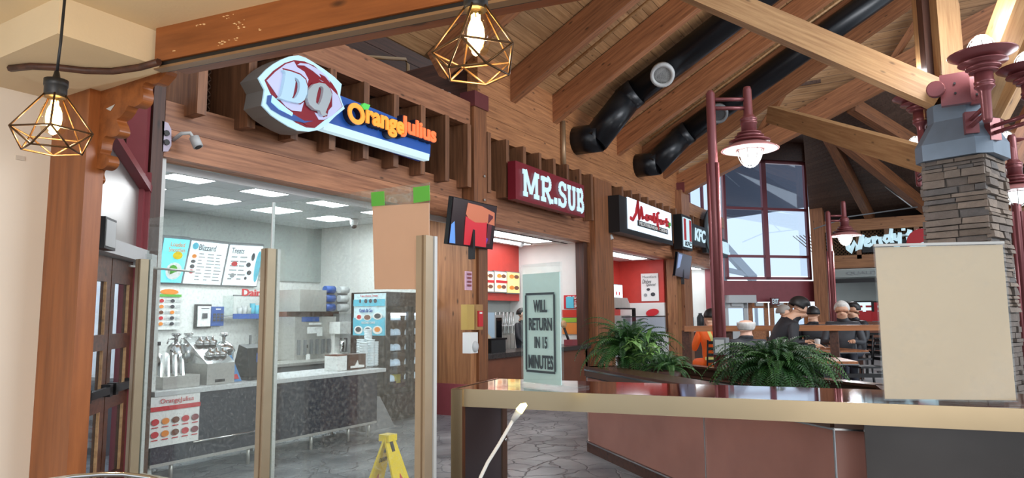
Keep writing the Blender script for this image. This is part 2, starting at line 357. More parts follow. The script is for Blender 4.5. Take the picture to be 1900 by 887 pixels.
# jamb left of the ice cream counter, with its red frame
part('jamb', m_white, wl, (3.93, 6.5, 0, 4.02, 6.7, 3.2))
wb('jamb_board', (3.86, 6.5, 0), (3.86, 6.5, 3.9), .2, .12, m_dark, wl, up=EX)
part('lintel_track', m_lgrey, wl, (4.0, 6.72, 3.12, 9.1, 6.78, 3.2))
# dark plank wall of the loft behind the ice cream counter
la = MB().box(2.5, 8.6, 3.4, 13, 8.65, 9).build('wall_loft', m_gdark); tag(la, kind='structure', label='dark plank loft wall above the ice cream counter')
for k in range(13): wb('plank', (2.5, 8.56, 3.6+.4*k), (13, 8.56, 3.6+.4*k), .06, .39, m_dark, la)
wb('stud', (7.6, 8.48, 4.2), (7.6, 8.48, 7.2), .1, .22, m_dark, la, up=EX)
wb('return_board', (9.55, 6.62, 5.4), (9.55, 8.5, 5.4), .08, 1.4, m_dark, la)
b = MB(); b.tube([Oy(655, 104, 8.3), Oy(752, 110, 8.3), Oy(757, 120, 8.3), Oy(758, 170, 8.3)], .035, 8); b.build('conduit', mat('conduit_tan', (150, 120, 84), .5, .3), la)
# silver foil lump lying on the rail
b = MB()
for k in range(9):
    p = Oy(780+6.5*k, 168+2.3*k+random.uniform(-3, 3), 6.42); p.z = 5.13+.02*random.random()
    b.ball(p, .06, .05, .045, 6, 4)
tag(b.build('foil_scrap', mat('foil', (205, 208, 212), .3, .6)), 'crumpled silver foil scrap lying on the timber rail', 'scrap')
# ---- the door wall, running diagonally towards the camera
dn = V((.7071, -.7071, 0)); dx_ = V((-.7071, -.7071, 0)); DF = (V((3.75, 6.46, 0)), dx_, dn, ZU)
wd = MB().fbox(DF, -.1, -.3, 2.9, 3.0, -.22, 4.6).build('wall_entry', m_cream); tag(wd, kind='structure', label='cream wall above the side entrance doors')
MB().fbox(DF, -.25, -.12, 0, .1, .05, 3.9).build('trim_jamb', m_maroon, wd)
MB().fbox(DF, -.02, .05, 0, .04, .09, 3.0).build('trim_strip', m_maroon, wd)
for s0, c in ((.16, m_lampred), (.34, m_black), (.40, m_lampred)):
    MB().fbox(DF, s0, -.22, 2.3, s0+(.14 if c != m_black else .05), -.19, 4.3).build('trim_strip', c, wd)
b = MB(); o = DF[0]
g = lambda s, n, z: DF[0]+dx_*s+dn*n+ZU*z
b.prism([g(.08, -.04, 2.24), g(2.4, -.04, 2.24), g(2.4, -.04, 3.4), g(.08, -.04, 2.86)], dn*.05)
b.build('transom_panel', mat('brushed_panel', (176, 172, 168), .32, .75, var=.12, vscale=1.3), wd)
b = MB(); b.beam(g(.0, .04, 2.84), g(2.4, .04, 3.40), .12, .07); b.build('sloped_cap', m_maroon, wd)
MB().fbox(DF, -.04, -.06, 2.12, 2.4, .1, 2.24).build('door_header', m_lgrey, wd)
MB().fbox(DF, -.06, .0, 2.08, .12, .16, 2.2).build('door_closer_box', m_lgrey, wd)
m_door = wood('walnut_door', (104, 66, 46), (66, 40, 28), .35)
for n, (s0, s1) in enumerate(((.1, .71), (.73, 1.36))):
    d = MB(); zs = [0.02, .25, .83, .95, 1.33, 1.46, 1.90, 2.11]
    st = .095
    d.fbox(DF, s0, -.05, .02, s0+st, 0, 2.11); d.fbox(DF, s1-st, -.05, .02, s1, 0, 2.11)
    for k in range(0, 8, 2): d.fbox(DF, s0+st, -.05, zs[k], s1-st, 0, zs[k+1])
    d = d.build(f'door_{n+1}', m_door); tag(d, kind='structure', label=['right leaf of the glazed side entrance doors, next to the ice cream counter', 'left leaf of the glazed side entrance doors, next to the stone edge'][n])
    for k in range(1, 7, 2):
        MB().fbox(DF, s0+st, -.032, zs[k], s1-st, -.02, zs[k+1]).build('pane', m_pane, d)
        e = MB(); e.fbox(DF, s0+st, -.02, zs[k], s0+st+.02, .0, zs[k+1]); e.build('bead', m_lit, d)
    e = MB(); e.fbox(DF, s0+.03, .03, .97, s1-.03, .07, 1.03); e.fbox(DF, s0+.03, 0, .95, s0+.1, .07, 1.05); e.fbox(DF, s1-.1, 0, .95, s1-.03, .07, 1.05); e.build('push_bar', m_black, d)
MB().fbox(DF, 1.36, -.1, 0, 1.5, .05, 2.2).build('trim_jamb', m_maroon, wd)
b = MB().fbox(DF, -.2, -2.5, 0, 2.6, -2.4, 3.6).build('wall_vestibule', m_white); tag(b, kind='structure', label='pale wall of the vestibule seen through the door panes')
# door closer rod
b = MB(); b.tube([g(.45, .06, 2.06), g(-.3, .45, 2.06)], .012, 6); b.build('closer_arm', m_steel, wd)
# small notice box beside the door
nb = MB().fbox((g(1.3, .1, 0), dx_, dn, ZU), -.02, 0, 2.12, .24, .08, 2.36).build('notice_holder', m_black); tag(nb, 'black framed notice holder fixed above the side door', 'notice')
MB().fbox((g(1.3, .1, 0), dx_, dn, ZU), 0, .08, 2.14, .22, .085, 2.34).build('notice_sheet', m_lgrey, nb)
# ---- near white wall, timber post, bracket, bulkhead, ceiling, beams
PX = 2.0
wr = MB().box(-4, 4.4, 0, PX+.02, 4.6, 4).build('wall_near', mat('near_wall_paint', (232, 222, 208), .6, var=.05, vscale=.8)); tag(wr, kind='structure', label='plain off white wall at the left edge')
part('switch_plate', mat('plate', (205, 195, 182), .5), wr, (Oy(29, 290, 4.4).x, 4.39, Oy(29, 296, 4.4).z, Oy(45, 290, 4.4).x, 4.41, Oy(29, 288, 4.4).z))
ny0 = Ox(159, 300, PX).y; ny1 = 4.42
pn = wb('timber_post', (PX+.05, (ny0+ny1)/2, 0), (PX+.05, (ny0+ny1)/2, 2.9), .10, ny1-ny0, m_near, up=EY)
tag(pn, 'wide orange stained timber post against the off white wall', 'post')
# stacked stone edge behind the post
se = empty('stone_edge', (PX+.5, ny0, 0), kind='structure', label='stacked stone pier edge peeping out behind the orange post')
z = 0; k = 0; yst = Ox(158, 430, PX+.2).y
m_st = [mat('ledge_stone_%d' % i, c, .85, var=.2, vscale=8, bump=.5, bscale=25) for i, c in enumerate([(112, 100, 90), (98, 88, 81), (122, 108, 96), (90, 85, 82), (104, 91, 80)])]
while z < 3.0:
    h = random.uniform(.07, .19); dxy = random.uniform(.0, .03)
    part('stone', m_st[k % 5], se, (PX+.11, yst-dxy, z, PX+.2, ny0+.3, z+h-.012)); z += h; k += 1
# scroll bracket under the beam, cut from a thick board
# centre line and radius of the scalloped band, measured up the board from its foot on the post
sil = [(212,62),(200,58),(196,68),(205,80),(216,92),(208,102),(196,98),(190,110),(186,122),(176,128),(186,138),(190,150),(182,160),(172,165),(165,172),(176,186),(184,192),(185,203),(178,210),(168,212),(166,226),(170,240),(178,246),(180,256),(172,262),(162,264),(160,290),(164,300),(166,306),(162,314),(154,316)]
b = MB()
fr = (V((PX+.06, ny0, 0)), EY, ZU)
def br(x, y): return Ox(x, y, PX+.06)
out = [(158,150),(300,128),(296,150),(284,156),(272,152),(264,160),(266,176),(262,190),(250,198),(238,196),(232,206),(224,216),(216,222),(220,232),(222,244),(216,252),(204,254),(196,252),(190,262),(188,276),(186,284),(198,288),(202,298),(198,308),(188,314),(178,312),(174,320),(176,332),(170,340),(160,342),(152,336)]
b.prism([br(*q) for q in smooth_poly(out, 4)], (.06, 0, 0))
bk = b.build('scroll_bracket', m_near); tag(bk, 'scalloped wooden bracket between the orange post and beam', 'bracket')
MB().prism([br(x, y)-EX*.004 for x, y in [(198,202),(214,194),(206,206)]], (.002, 0, 0)).build('cutout', m_lgrey, bk)
# beams across the opening
p0 = Oz(283, 116, 2.9); p1 = Oz(590, 54, 2.9); bd = (p1-p0).normalized(); bd.z = 0; bd.normalize()
e1 = p0+bd*7
nb1 = wb('beam_near', p0+V((.1, 0, .1)), e1+V((.1, 0, .1)), .2, .2, m_near); tag(nb1, kind='structure', label='scuffed orange stained beam along the edge of the low ceiling')
bs = MB(); rn = random.Random(4); nrm = V((-bd.y, bd.x, 0)); nrm = nrm if nrm.x < 0 else -nrm
for cx, cy, sx, sy, n in ((425, 76, 20, 2.5, 8), (372, 46, 8, 2, 5), (445, 45, 10, 8, 9), (428, 30, 14, 3, 7), (322, 95, 2, 2, 2), (484, 54, 3, 2, 2), (408, 82, 5, 3, 4)):
    for k in range(n):
        x = cx+rn.uniform(-sx, sx); y = cy+rn.uniform(-sy, sy)-.22*(x-cx); w = rn.uniform(1, 3.5); h = rn.uniform(.5, 1.6)
        q = [Opl(xx, yy, p0+nrm*.001, nrm) for xx, yy in ((x-w, y), (x, y-h), (x+w, y-.3), (x, y+h))]; bs.prism(q, nrm*.001)
bs.build('scuff', mat('scuffed_wood', (226, 190, 140), .8), nb1)
q0 = Oz(150, 166, 2.93); q1 = Oz(819, 22, 2.93); qd = (q1-q0).normalized(); qn = V((-qd.y, qd.x, 0)); qn = qn if qn.x < 0 else -qn; q0 = q0+qn*.05+ZU*.03
nb2 = wb('beam_outer', q0-qd*.1, q0+qd*7, .1, .06, m_post); tag(nb2, kind='structure', label='brown outer beam under the low ceiling edge')
wb('shadow_gap', p0+V((.05, 0, -.012)), e1+V((.05, 0, -.012)), .08, .02, m_black, nb1)
wb('metal_trim', p0+V((.03, 0, -.03)), e1+V((.03, 0, -.03)), .05, .014, mat('trim_metal', (150, 120, 90), .4, .5), nb1)
cn = Oz(107, 62, 2.9)
bh = MB().box(cn.x, cn.y, 2.9, PX+.06, 4.6, 3.4).build('ceiling_bulkhead', m_cream); tag(bh, kind='structure', label='dropped cream ceiling box over the post corner')
cl = MB().prism([(-4, 4.6, 3.08), (PX+.16, 4.6, 3.08), (p0.x+.1, p0.y, 3.08), (e1.x+.1, e1.y, 3.08), (e1.x-.5, -9, 3.08), (-4, -9, 3.08)], (0, 0, .1)).build('ceiling', m_cream); tag(cl, kind='structure', label='low cream ceiling of the seating nook')
up = [(20, 134), (60, 130), (107, 132), (160, 138), (210, 139), (260, 132), (296, 122)]
pts = [Oz(x, y, 2.87) for x, y in up]; low = [Oz(x, y, 2.87) for x, y in [(290, 136), (150, 166), (90, 160)]]
plt = MB().prism([p+ZU*.0 for p in pts+low], (0, 0, .03)).build('ceiling_plate', m_cream); tag(plt, kind='structure', label='cream plate with a curved dark edge under the ceiling box')
b = MB(); b.tube([p+V((-.01, -.01, .015)) for p in pts], .018, 6); b.build('edge_strip', m_dark, plt)
# ---- roof over the storefronts: rafters, deck planks, ducts
SL = .56
def zs_(Y, base=5.48): return base+SL*(6.5-Y)
rs = empty('roof_storefront', (12, 6.4, 5.5), kind='structure', label='sloping timber roof with rafters above the storefronts')
sdir = V((0, -1, SL)).normalized(); snrm = V((0, SL, 1)).normalized()
rx = [2.4, 4.4, 6.4, 8.7, 10.68, 12.37, 14.4, 15.82, 17.6, 19.31]
for i, X in enumerate(rx):
    d = .5; p = V((X, 6.5, 5.48))+snrm*d/2; q = p+sdir*((9.5 if X > 9 else 7.5)/sdir.y*-1 if False else 9.0)
    wb('rafter', p-sdir*.05, q, .19, d, m_rafter, rs, up=snrm)
nP = 40
for k in range(nP):
    c = V((0, 6.6, 5.42))+snrm*.54+sdir*(.23*k+.1)
    wb('plank', (2, c.y, c.z), (20.5, c.y, c.z), .222, .03, m_deck, rs, up=snrm)
b = MB(); c0 = V((0, 6.7, 5.42))+snrm*.575; c1 = c0+sdir*9.6; b.hexa([(2, c0.y, c0.z), (20.6, c0.y, c0.z), (20.6, c1.y, c1.z), (2, c1.y, c1.z), (2, c0.y, c0.z+.03), (20.6, c0.y, c0.z+.03), (20.6, c1.y, c1.z+.03), (2, c1.y, c1.z+.03)]); b.build('sheathing', m_deck, rs)
# black spiral ducts with elbows at the wall
def duct(xc, zc, X, L, label, reg):
    t = empty('air_duct', (X, 6.4, zc), label, 'duct', 'black ducts below the roof')
    r = .31
    a = V((xc, 6.42, zc)); e = V((xc+.02, 5.9, zc)); s0 = V((X, 5.3, zs_(5.3)+.1)); md = V((xc+(X-xc)*.6, 5.55, zc+.55)); md = e.lerp(s0, .5)+V((0, .0, -.05))
    b = MB()
    for p_, q_ in ((a, e-EY*.1), (e+(e-s0).normalized()*.08, s0+(s0-e).normalized()*.08), (s0-sdir*.1, s0+sdir*.25)): b.tube([p_, q_], r, 16)
    b.build('elbow', m_duct, t)
    b = MB(); b.tube([s0+sdir*.2, s0+sdir*L], r*.93, 16); b.build('straight_run', m_duct, t)
    b = MB(); b.lathe(a+EY*.03, [(r+.0, 0), (r+.07, 0), (r+.07, .05), (r, .05)], 20, (EX, ZU, -EY)); b.build('wall_collar', m_lgrey, t)
    for s in reg:
        c = s0+sdir*s; n = (CAM+V((0, 0, .5))-c); n = (n-sdir*n.dot(sdir)).normalized(); n = (n*.9-ZU*.25).normalized(); ex = n.cross(ZU).normalized(); ey = ex.cross(n)
        g_ = MB(); g_.lathe(c+n*.22, [(.2, 0), (.25, .0), (.25, .16), (.18, .16), (.18, .1)], 24, (ex, ey, n)); rg = g_.build('outlet_collar', m_lgrey if len(reg) == 1 else m_grey, t)
        g_ = MB(); g_.lathe(c+n*.22, [(.19, .08), (.19, .1)], 20, (ex, ey, n))
        g_.build('outlet_back', m_black, rg); g_ = MB()
        for k in range(-8, 9):
            hw = math.sqrt(max(0, .18**2-(k*.02)**2)); g_.beam(c+n*.34+ex*k*.02-ey*hw, c+n*.34+ex*k*.02+ey*hw, .006, .01, n)
        g_.build('grille', m_lgrey if len(reg) == 1 else m_grey, rg)
    return t
ca = Oy(1066, 262, 6.42); cb = Oy(1180, 308, 6.42)
duct(ca.x, ca.z, ca.x+.35, 7.2, 'black round duct with one ringed outlet, leaving the wall beside the tan pipe', [.95])
duct(cb.x, cb.z, cb.x+.45, 7.6, 'black round duct behind the lamp post, above the white lightbox sign', [1.15, 3.9])
# vertical pipe on the wall
b = MB(); p = Oy(1044, 225, 6.35); b.tube([p, V((p.x, 6.35, Oy(1044, 318, 6.35).z))], .06, 10); tag(b.build('wall_pipe', mat('pipe_metal', (160, 130, 100), .4, .5)), 'short vertical tan pipe on the boarded wall beside the duct collar', 'pipe')
# sprinkler pipes along rafters
for X, a0, a1, zo in ((11.6, .9, 7.5, .38), (15.0, .8, 7.5, .36), (17.0, .8, 7.5, .36), (18.6, .9, 6, .3)):
    b = MB(); s = V((X, 6.5, 5.48))+snrm*zo; b.tube([s+sdir*a0, s+sdir*a1], .03, 6); tag(b.build('sprinkler_pipe', m_lit, rs))
# end rafter, gable boards above it
eb0 = V((20.66, 6.45, 5.5)); eb1 = Ox(1646, 140, 20.66); ed = (eb1-eb0).normalized()
rg_ = empty('roof_gable', (20.8, 6.4, 5.4), kind='structure', label='big end rafter with light gable boards above it')
wb('end_rafter', eb0-ed*.2, eb0+ed*11, .3, .62, m_rafter, rg_)
un = V((0, -ed.z, ed.y)); un = un if un.z > 0 else -un
for k in range(12):
    o_ = eb0+un*(.4+.2*k)+EX*.12
    wb('plank', (20.95, 6.45, 5.9+.21*k), (20.95, 6.45-11, 5.9+.21*k), .04, .2, m_deck, rg_) if False else None
for k in range(32):
    z = 5.8+.2*k
    # horizontal boards clipped between the end rafter and the deck above
    ya = 6.45-max(0, (z-5.5-.3)/(-ed.z/ed.y)); yb = ya-3.6
    ya = 6.45+(z-5.8)*(ed.y/ed.z)*1.0; yb = ya
    y_hi = 6.6-(z-6.05)/SL if z > 6.05 else 6.6
    y_lo = 6.45+(z-5.75)*(ed.y/ed.z)
    lo, hi = min(y_hi, y_lo)-.4, max(y_hi, y_lo)+.4
    wb('plank', (20.95, hi, z), (20.95, lo-.3, z), .04, .19, m_deck, rg_)
for f0 in (2.6, 6.4):
    c = eb0+ed*f0
    wb('gable_stud', (20.8, c.y, c.z+.2), (20.4, c.y-1.3, c.z+2.0), .14, .3, m_rafter, rg_, up=EX)
# dark far roof slope, falling from the end rafter to the far fascia
ff = empty('roof_far', (24, 2, 6), kind='structure', label='dark far roof slope with rafters above the burger counter')
fb0 = Ox(1488, 262, 20.76)+V((.25, 0, .5)); fb1 = eb0+ed*14+V((.35, 0, .4)); fw0 = Ox(1502, 396, 29.4); fw0.z = 5.25; fw1 = V((29.4, -12, 5.25))
def fsurf(s, t): return fb0.lerp(fb1, s).lerp(fw0.lerp(fw1, s), t)
def onb(px, py): return (Ox(px, py, 20.76)-fb0).length/(fb1-fb0).length
def onw(px, py): return (fw0.y-Ox(px, py, 29.4).y)/(fw0.y-fw1.y)
m_fard = wood('shaded_far_deck', (104, 80, 68), (74, 55, 46))  # deck wood darkened in colour for the shade on the far slope
for k in range(30):
    t0 = k/30; t1 = (k+.97)/30
    for i in range(4):
        s0, s1 = i/4, (i+1)/4
        b = MB(); b.prism([fsurf(s0, t0), fsurf(s1, t0), fsurf(s1, t1), fsurf(s0, t1)], (0, 0, .03)); b.build('plank', m_fard, ff)
for pb, pw in (((1490, 262), (1618, 402)), ((1496, 258), (1738, 400)), ((1585, 198), (1900, 392)), ((1700, 120), (2060, 385))):
    a_ = fb0.lerp(fb1, onb(*pb)); c_ = fw0.lerp(fw1, onw(*pw)); wb('rafter', a_-ZU*.2, c_-ZU*.2, .26, .4, m_post, ff)
# right hand roof slope rising towards the camera
rg2 = empty('roof_right', (22, -4, 6), kind='structure', label='brown plank roof slope to the right of the stone pillar')
gd = V((-1, 0, .5)).normalized(); gn = V((.5, 0, 1)).normalized()
for k in range(64):
    o_ = V((29.5, 0, 7.2))+gd*.3*k
    if o_.x < 10: break
    wb('plank', (o_.x, -1.2 if o_.x > 21 else 0.5, o_.z), (o_.x, -12, o_.z), .29, .03, m_deck, rg2, up=gn)
for Y in (-2.4, -4.4, -6.4, -8.4): wb('rafter', V((29.5, Y, 6.9)), V((29.5, Y, 6.9))+gd*21, .22, .5, m_rafter, rg2, up=gn)
cp = MB(); cp.tube([U(1510, 425, 24), U(1575, 402, 24), U(1702, 384, 24)], .025, 6); cp.build('conduit', m_grey, ff)
cp = MB(); cp.tube([U(1642, 346, 23.4), U(1692, 384, 23.4)], .02, 6); cp.build('conduit', m_lgrey, ff)
cp = MB(); cp.tube([U(1600, 178, 22), U(1700, 240, 22)], .025, 6); cp.build('conduit', m_lgrey, ff)
# ---- glazed bay across the corner, doors below
B0 = V((25.74, 6.46, 0)); B1 = V((28.7, 3.5, 0)); bx = (B1-B0).normalized(); bn = V((-.7071, -.7071, 0)); BF = (B0, bx, bn, ZU); BL = (B1-B0).length
def bz(x, y): return Opl(x, y, B0, bn)
def bs_(x, y): return (bz(x, y)-B0).dot(bx)
wbay = MB().fbox(BF, -.1, -.1, bz(1400, 560).z, BL, -.02, bz(1400, 521).z).build('wall_bay', m_maroon); tag(wbay, kind='structure', label='maroon panel wall under the tall corner window')
zt = bz(1430, 298).z; zb_ = bz(1430, 519).z
m_frm = mat('bay_frame', (120, 62, 70), .35, .3)
def baywin(n, sa, sb, lab):
    w = MB(); w.fbox(BF, sa, -.08, zb_, sa+.1, .04, zt); w.fbox(BF, sb-.1, -.08, zb_, sb, .04, zt); w.fbox(BF, sa, -.08, zb_, sb, .04, zb_+.1); w.fbox(BF, sa, -.08, zt-.12, sb, .04, zt)
    w = w.build(f'window_{n}', m_frm); tag(w, kind='structure', label=lab)
    zz = [zb_+.1, bz(1430, 476).z, bz(1430, 388).z, zt-.1]
    for i in range(3):
        MB().fbox(BF, sa+.1, -.03, zz[i]+.04, sb-.1, -.015, zz[i+1]-.04).build('pane', m_pane, w)
        if i: MB().fbox(BF, sa+.1, -.06, zz[i]-.05, sb-.1, .02, zz[i]+.05).build('window_bar', m_frm, w)
    return w
s1 = bs_(1345, 450); s2 = bs_(1422, 450); s3 = bs_(1502, 450)
baywin(1, max(0, s1), s2, 'left tall panel of the corner window above the exit doors')
baywin(2, s2, s3, 'right tall panel of the corner window above the exit doors')
# canopy parts seen outside through the bay, with a dark reflection sheet
ob = empty('outside_canopy', B0+V((4, 4, 0)), 'pale canopy outside the corner window with a dark sheet for its reflection', 'canopy')
m_out = mat('outside_grey', (150, 158, 168), .8)
MB().hexa([U(1330, 270, 31), U(1510, 270, 36), U(1510, 382, 36), U(1330, 408, 33)]+[p+V((.3, .3, 0)) for p in (U(1330, 270, 31), U(1510, 270, 36), U(1510, 382, 36), U(1330, 408, 33))]).build('reflection_sheet', mat('window_reflection_dark', (90, 92, 104), .8), ob)  # dark sheet painted for the reflection in the upper window glass
b = MB(); b.beam(U(1345, 460, 31), U(1400, 520, 33), .2, .5); b.beam(U(1345, 500, 31), U(1400, 512, 33), .2, .2); b.build('canopy_beam', m_out, ob)
for q_ in (U(1345, 500, 31), U(1400, 512, 33), U(1505, 300, 36), U(1335, 300, 31.5)): MB().tube([V((q_.x, q_.y, 0)), q_], .08, 8).build('canopy_post', m_out, ob)
# timber post at the bay's right end and beam over it
wb('corner_post', B1+V((-.35, -.1, 0)), B1+V((-.35, -.1, 8.6)), .45, .5, m_rafter, wbay, up=EX)
b = MB(); b.fbox(BF, -.3, -.1, zt, BL+.2, .2, zt+.75); b.build('header_beam', m_dark, wbay)
sb_ = MB().prism([(20.9, 6.6, zt+.72), (26.2, 6.9, zt+.72), (29.2, 3.6, zt+.72), (28.4, 2.9, zt+.72), (20.9, 2.2, zt+.72)], (0, 0, .1)).build('ceiling_bay', m_fard); tag(sb_, kind='structure', label='dark plank ceiling over the corner window')
# dark glass clerestory over the chicken counter
w = MB(); w.box(21.1, 6.5, 5.12, 25.7, 6.6, 5.2); w.box(21.1, 6.5, 7.4, 25.7, 6.6, 7.6)
for xx in (21.1, 22.2, 23.8, 25.5): w.box(xx, 6.5, 5.12, xx+.1, 6.6, 7.5)
w = w.build('window_3', m_frm); tag(w, kind='structure', label='clerestory window above the fried chicken sign')
for x0, x1 in ((21.2, 22.2), (22.3, 23.8), (23.9, 25.5)): part('pane', m_pane, w, (x0, 6.54, 5.2, x1, 6.56, 7.4))
# doors below
zd = bz(1400, 562).z
dn_ = 3
for px0, px1, lit_ in ((1345, 1388, 1), (1390, 1426, 0), (1430, 1463, 0), (1465, 1500, 0)):
    a, c = bs_(px0, 590), bs_(px1, 590); d = MB(); st = .16
    d.fbox(BF, a, -.06, .24, a+st, 0, zd); d.fbox(BF, c-st, -.06, .24, c, 0, zd); d.fbox(BF, a, -.06, zd-.2, c, 0, zd); d.fbox(BF, a, -.06, .24, c, 0, 1.1)
    d = d.build(f'door_{dn_}', m_rail if px0 > 1350 else m_lgrey); tag(d, kind='structure', label=['white framed exit door at the left of the row', 'wooden exit door left of the exit sign', 'wooden exit door right of the exit sign', 'wooden exit door beside the timber corner post'][dn_-3])
    MB().fbox(BF, a+st, -.04, 1.1, c-st, -.02, zd-.2).build('pane', m_pane, d)
    MB().fbox(BF, a+.25, .0, zd-.12, c-.25, .1, zd-.0).build('door_closer', m_lgrey, d); dn_ += 1
b = MB(); b.fbox(BF, bs_(1345, 560), 0, zd, bs_(1395, 560), .3, bz(1370, 548).z); tag(b.build('air_curtain', m_lgrey), 'long white air curtain box over the left exit door', 'air curtain')
ex_ = MB().fbox(BF, bs_(1421, 558), .25, bz(1421, 566).z, bs_(1436, 558), .33, bz(1421, 553).z).build('exit_sign', mat('exit_box', (90, 20, 24), .4)); tag(ex_, 'small dark red lit exit sign over the far doors', 'sign')
txt('lettering', 'EXIT', BF[0]+bx*bs_(1423, 558)+bn*.34+ZU*(bz(1421, 564).z), bx, ZU, bs_(1434, 558)-bs_(1423, 558), bz(1421, 555).z-bz(1421, 564).z, .01, m_signw, ex_)
# ---- burger counter wall at the far end, facing the camera
WX = 28.7
wf = MB().box(WX+.5, -9, 3.2, WX+.55, 3.4, 6.2).build('wall_far', m_gdark); tag(wf, kind='structure', label='far timber fascia of the burger counter')
zw = [Ox(1600, y, WX).z for y in (407, 428, 478, 497)]
wb('rail_beam', (WX, 3.3, (zw[0]+zw[1])/2), (WX, -9, (zw[0]+zw[1])/2), .3, zw[0]-zw[1], m_cedar2, wf)
wb('lintel_board', (WX, 3.3, (zw[2]+zw[3])/2+.05), (WX, -9, (zw[2]+zw[3])/2+.05), .3, zw[2]-zw[3]+.1, m_cedar2, wf)
y = 3.0
while y > -9: wb('slat', (WX, y, zw[2]-.05), (WX, y, zw[1]), .16, .3, m_slat, wf, up=EX); y -= .95
lat = MB()
for k in range(70):
    ya = 3.4-.13*k
    for s in (-1, 1): lat.beam((WX+.35, ya, zw[2]), (WX+.35, ya+s*(zw[1]-zw[2]), zw[1]), .03, .045, EX)
tag(lat.build('lattice', mat('lattice_tan', (132, 96, 66), .7), wf), kind='stuff')
zq = [Ox(1600, y, WX).z for y in (500, 514, 524)]
bq = MB().box(WX-.1, -9, zq[1], WX+.1, 3.1, zq[0]).build('menu_valance', m_greyp, wf)
a = Ox(1571, 511, WX-.1); c = Ox(1640, 511, WX-.1)
txt('lettering', 'QUALITY', a, -EY, ZU, a.y-c.y, Ox(1571, 504, WX-.1).z-a.z, .03, m_greyink, wf)
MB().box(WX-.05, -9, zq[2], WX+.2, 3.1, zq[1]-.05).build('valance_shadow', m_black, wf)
bw = MB().box(WX+2.4, -9, 0, WX+2.5, 3.6, 3.2).build('wall_back', m_greyp); tag(bw, kind='structure', label='pale grey back wall of the burger counter')
part('ceiling_strip', m_white, bw, (WX, -9, 3.15, WX+2.5, 3.6, 3.22))
dk = MB().box(WX+2.3, Ox(1575, 590, WX+2.3).y, .4, WX+2.4, Ox(1522, 590, WX+2.3).y, Ox(1540, 560, WX+2.3).z).build('door_7', m_dark); tag(dk, kind='structure', label='dark framed doorway beside the burger counter')
MB().box(WX+2.28, Ox(1570, 590, WX+2.3).y, .4, WX+2.3, Ox(1527, 590, WX+2.3).y, Ox(1540, 563, WX+2.3).z).build('door_leaf', m_maroon, dk)
for px0, px1, mt, lab in ((1585, 1616, m_screen, 'white glowing menu board behind the burger counter'), (1623, 1650, m_redp, 'red menu board behind the burger counter')):
    p = Ox(px0, 586, WX+2.2); q = Ox(px1, 561, WX+2.2)
    s = MB().box(WX+2.2, q.y-.05, p.z-.06, WX+2.28, p.y+.05, q.z+.06).build('menu_board', m_black); tag(s, lab, 'menu board')
    MB().box(WX+2.18, q.y, p.z, WX+2.2, p.y, q.z).build('panel', mt, s)
    b = MB()
    for i in range(4):
        for j in range(2): yy = p.y-.12-(p.y-q.y)*.5*j; zz = q.z-.12-.2*i; b.box(WX+2.17, yy-.2, zz-.08, WX+2.18, yy, zz)
    b.build('print', m_redp if mt is m_screen else m_paper, s)
cn_ = MB().box(27.2, -9, .24, 27.9, 2.2, 1.25).build('order_counter', m_brown); tag(cn_, 'long brown order counter of the burger restaurant', 'counter')
for px in (1602, 1622):
    p = U(px, 607, 26); s = MB().box(p.x, p.y-.3, 1.25, p.x+.35, p.y+.3, 1.6).build('register', m_redp); tag(s, ['red till screen on the burger counter, left one', 'red till screen on the burger counter, beside the blank sign'][px > 1610], 'till')
# ================================================================== SIGNS
m_aside = mat('sign_side_grey', (120, 116, 112), .5)
m_lav = mat('emblem_lavender', (176, 178, 206), .3, emit=(186, 194, 236), es=.28)
m_bord = mat('emblem_border', (165, 195, 210), .3, emit=(176, 216, 236), es=.4)
m_emred = mat('emblem_red', (140, 30, 46), .25)
dq = empty('emblem_sign', Oy(560, 250, 6.1), 'eye shaped lit emblem sign with raised D and Q letters', 'sign')
zp = lambda L_: [(450+a*.1916, 90+b_*.1916) for a, b_ in L_]
outl = zp([(155,285),(230,205),(300,150),(370,110),(450,78),(540,65),(610,88),(690,135),(790,200),(890,275),(960,345),(945,455),(965,520),(990,582),(900,655),(820,735),(740,788),(650,805),(540,795),(450,755),(360,700),(280,645),(190,550),(205,470),(215,400)])
ppoly('body', outl, 5.86, .3, m_aside, dq)
ppoly('face', outl, 5.85, .02, m_bord, dq)
ppoly('red_field', zp([(215,305),(300,215),(410,140),(500,112),(600,125),(690,165),(790,250),(870,340),(915,410),(925,450),(970,560),(880,640),(800,690),(700,770),(620,765),(520,720),(420,640),(340,540),(270,430)]), 5.845, .006, m_emred, dq)
ppoly('pale_field', zp([(235,310),(320,225),(420,150),(500,125),(530,180),(600,225),(640,300),(620,400),(600,500),(570,610),(480,600),(420,560),(360,490),(300,400)]), 5.838, .006, m_lav, dq)
ppoly('pale_right', zp([(745,300),(800,330),(870,400),(925,455),(965,560),(870,650),(790,690),(740,690),(700,620),(760,640),(820,660),(835,600),(870,560),(870,440),(820,350)]), 5.838, .006, m_lav, dq)
ppoly('pale_top', zp([(530,160),(600,165),(680,215),(760,280),(740,240),(800,270),(850,330),(830,280),(740,205),(640,150),(560,140)]), 5.838, .006, m_lav, dq)
ppoly('pale_low', zp([(500,640),(580,690),(660,700),(720,690),(740,720),(690,760),(620,745),(560,700)]), 5.838, .006, m_emred, dq)
ppoly('swoosh', zp([(245,455),(285,450),(275,520),(350,590),(450,640),(500,640),(600,700),(690,700),(600,720),(500,700),(380,650),(280,590),(235,530)]), 5.836, .006, m_blue, dq)
ppoly('swoosh_light', zp([(290,455),(360,520),(430,580),(490,625),(480,655),(380,600),(280,520)]), 5.834, .006, mat('swoosh_pale', (150, 205, 240), .3, emit=(150, 205, 240), es=.6), dq)
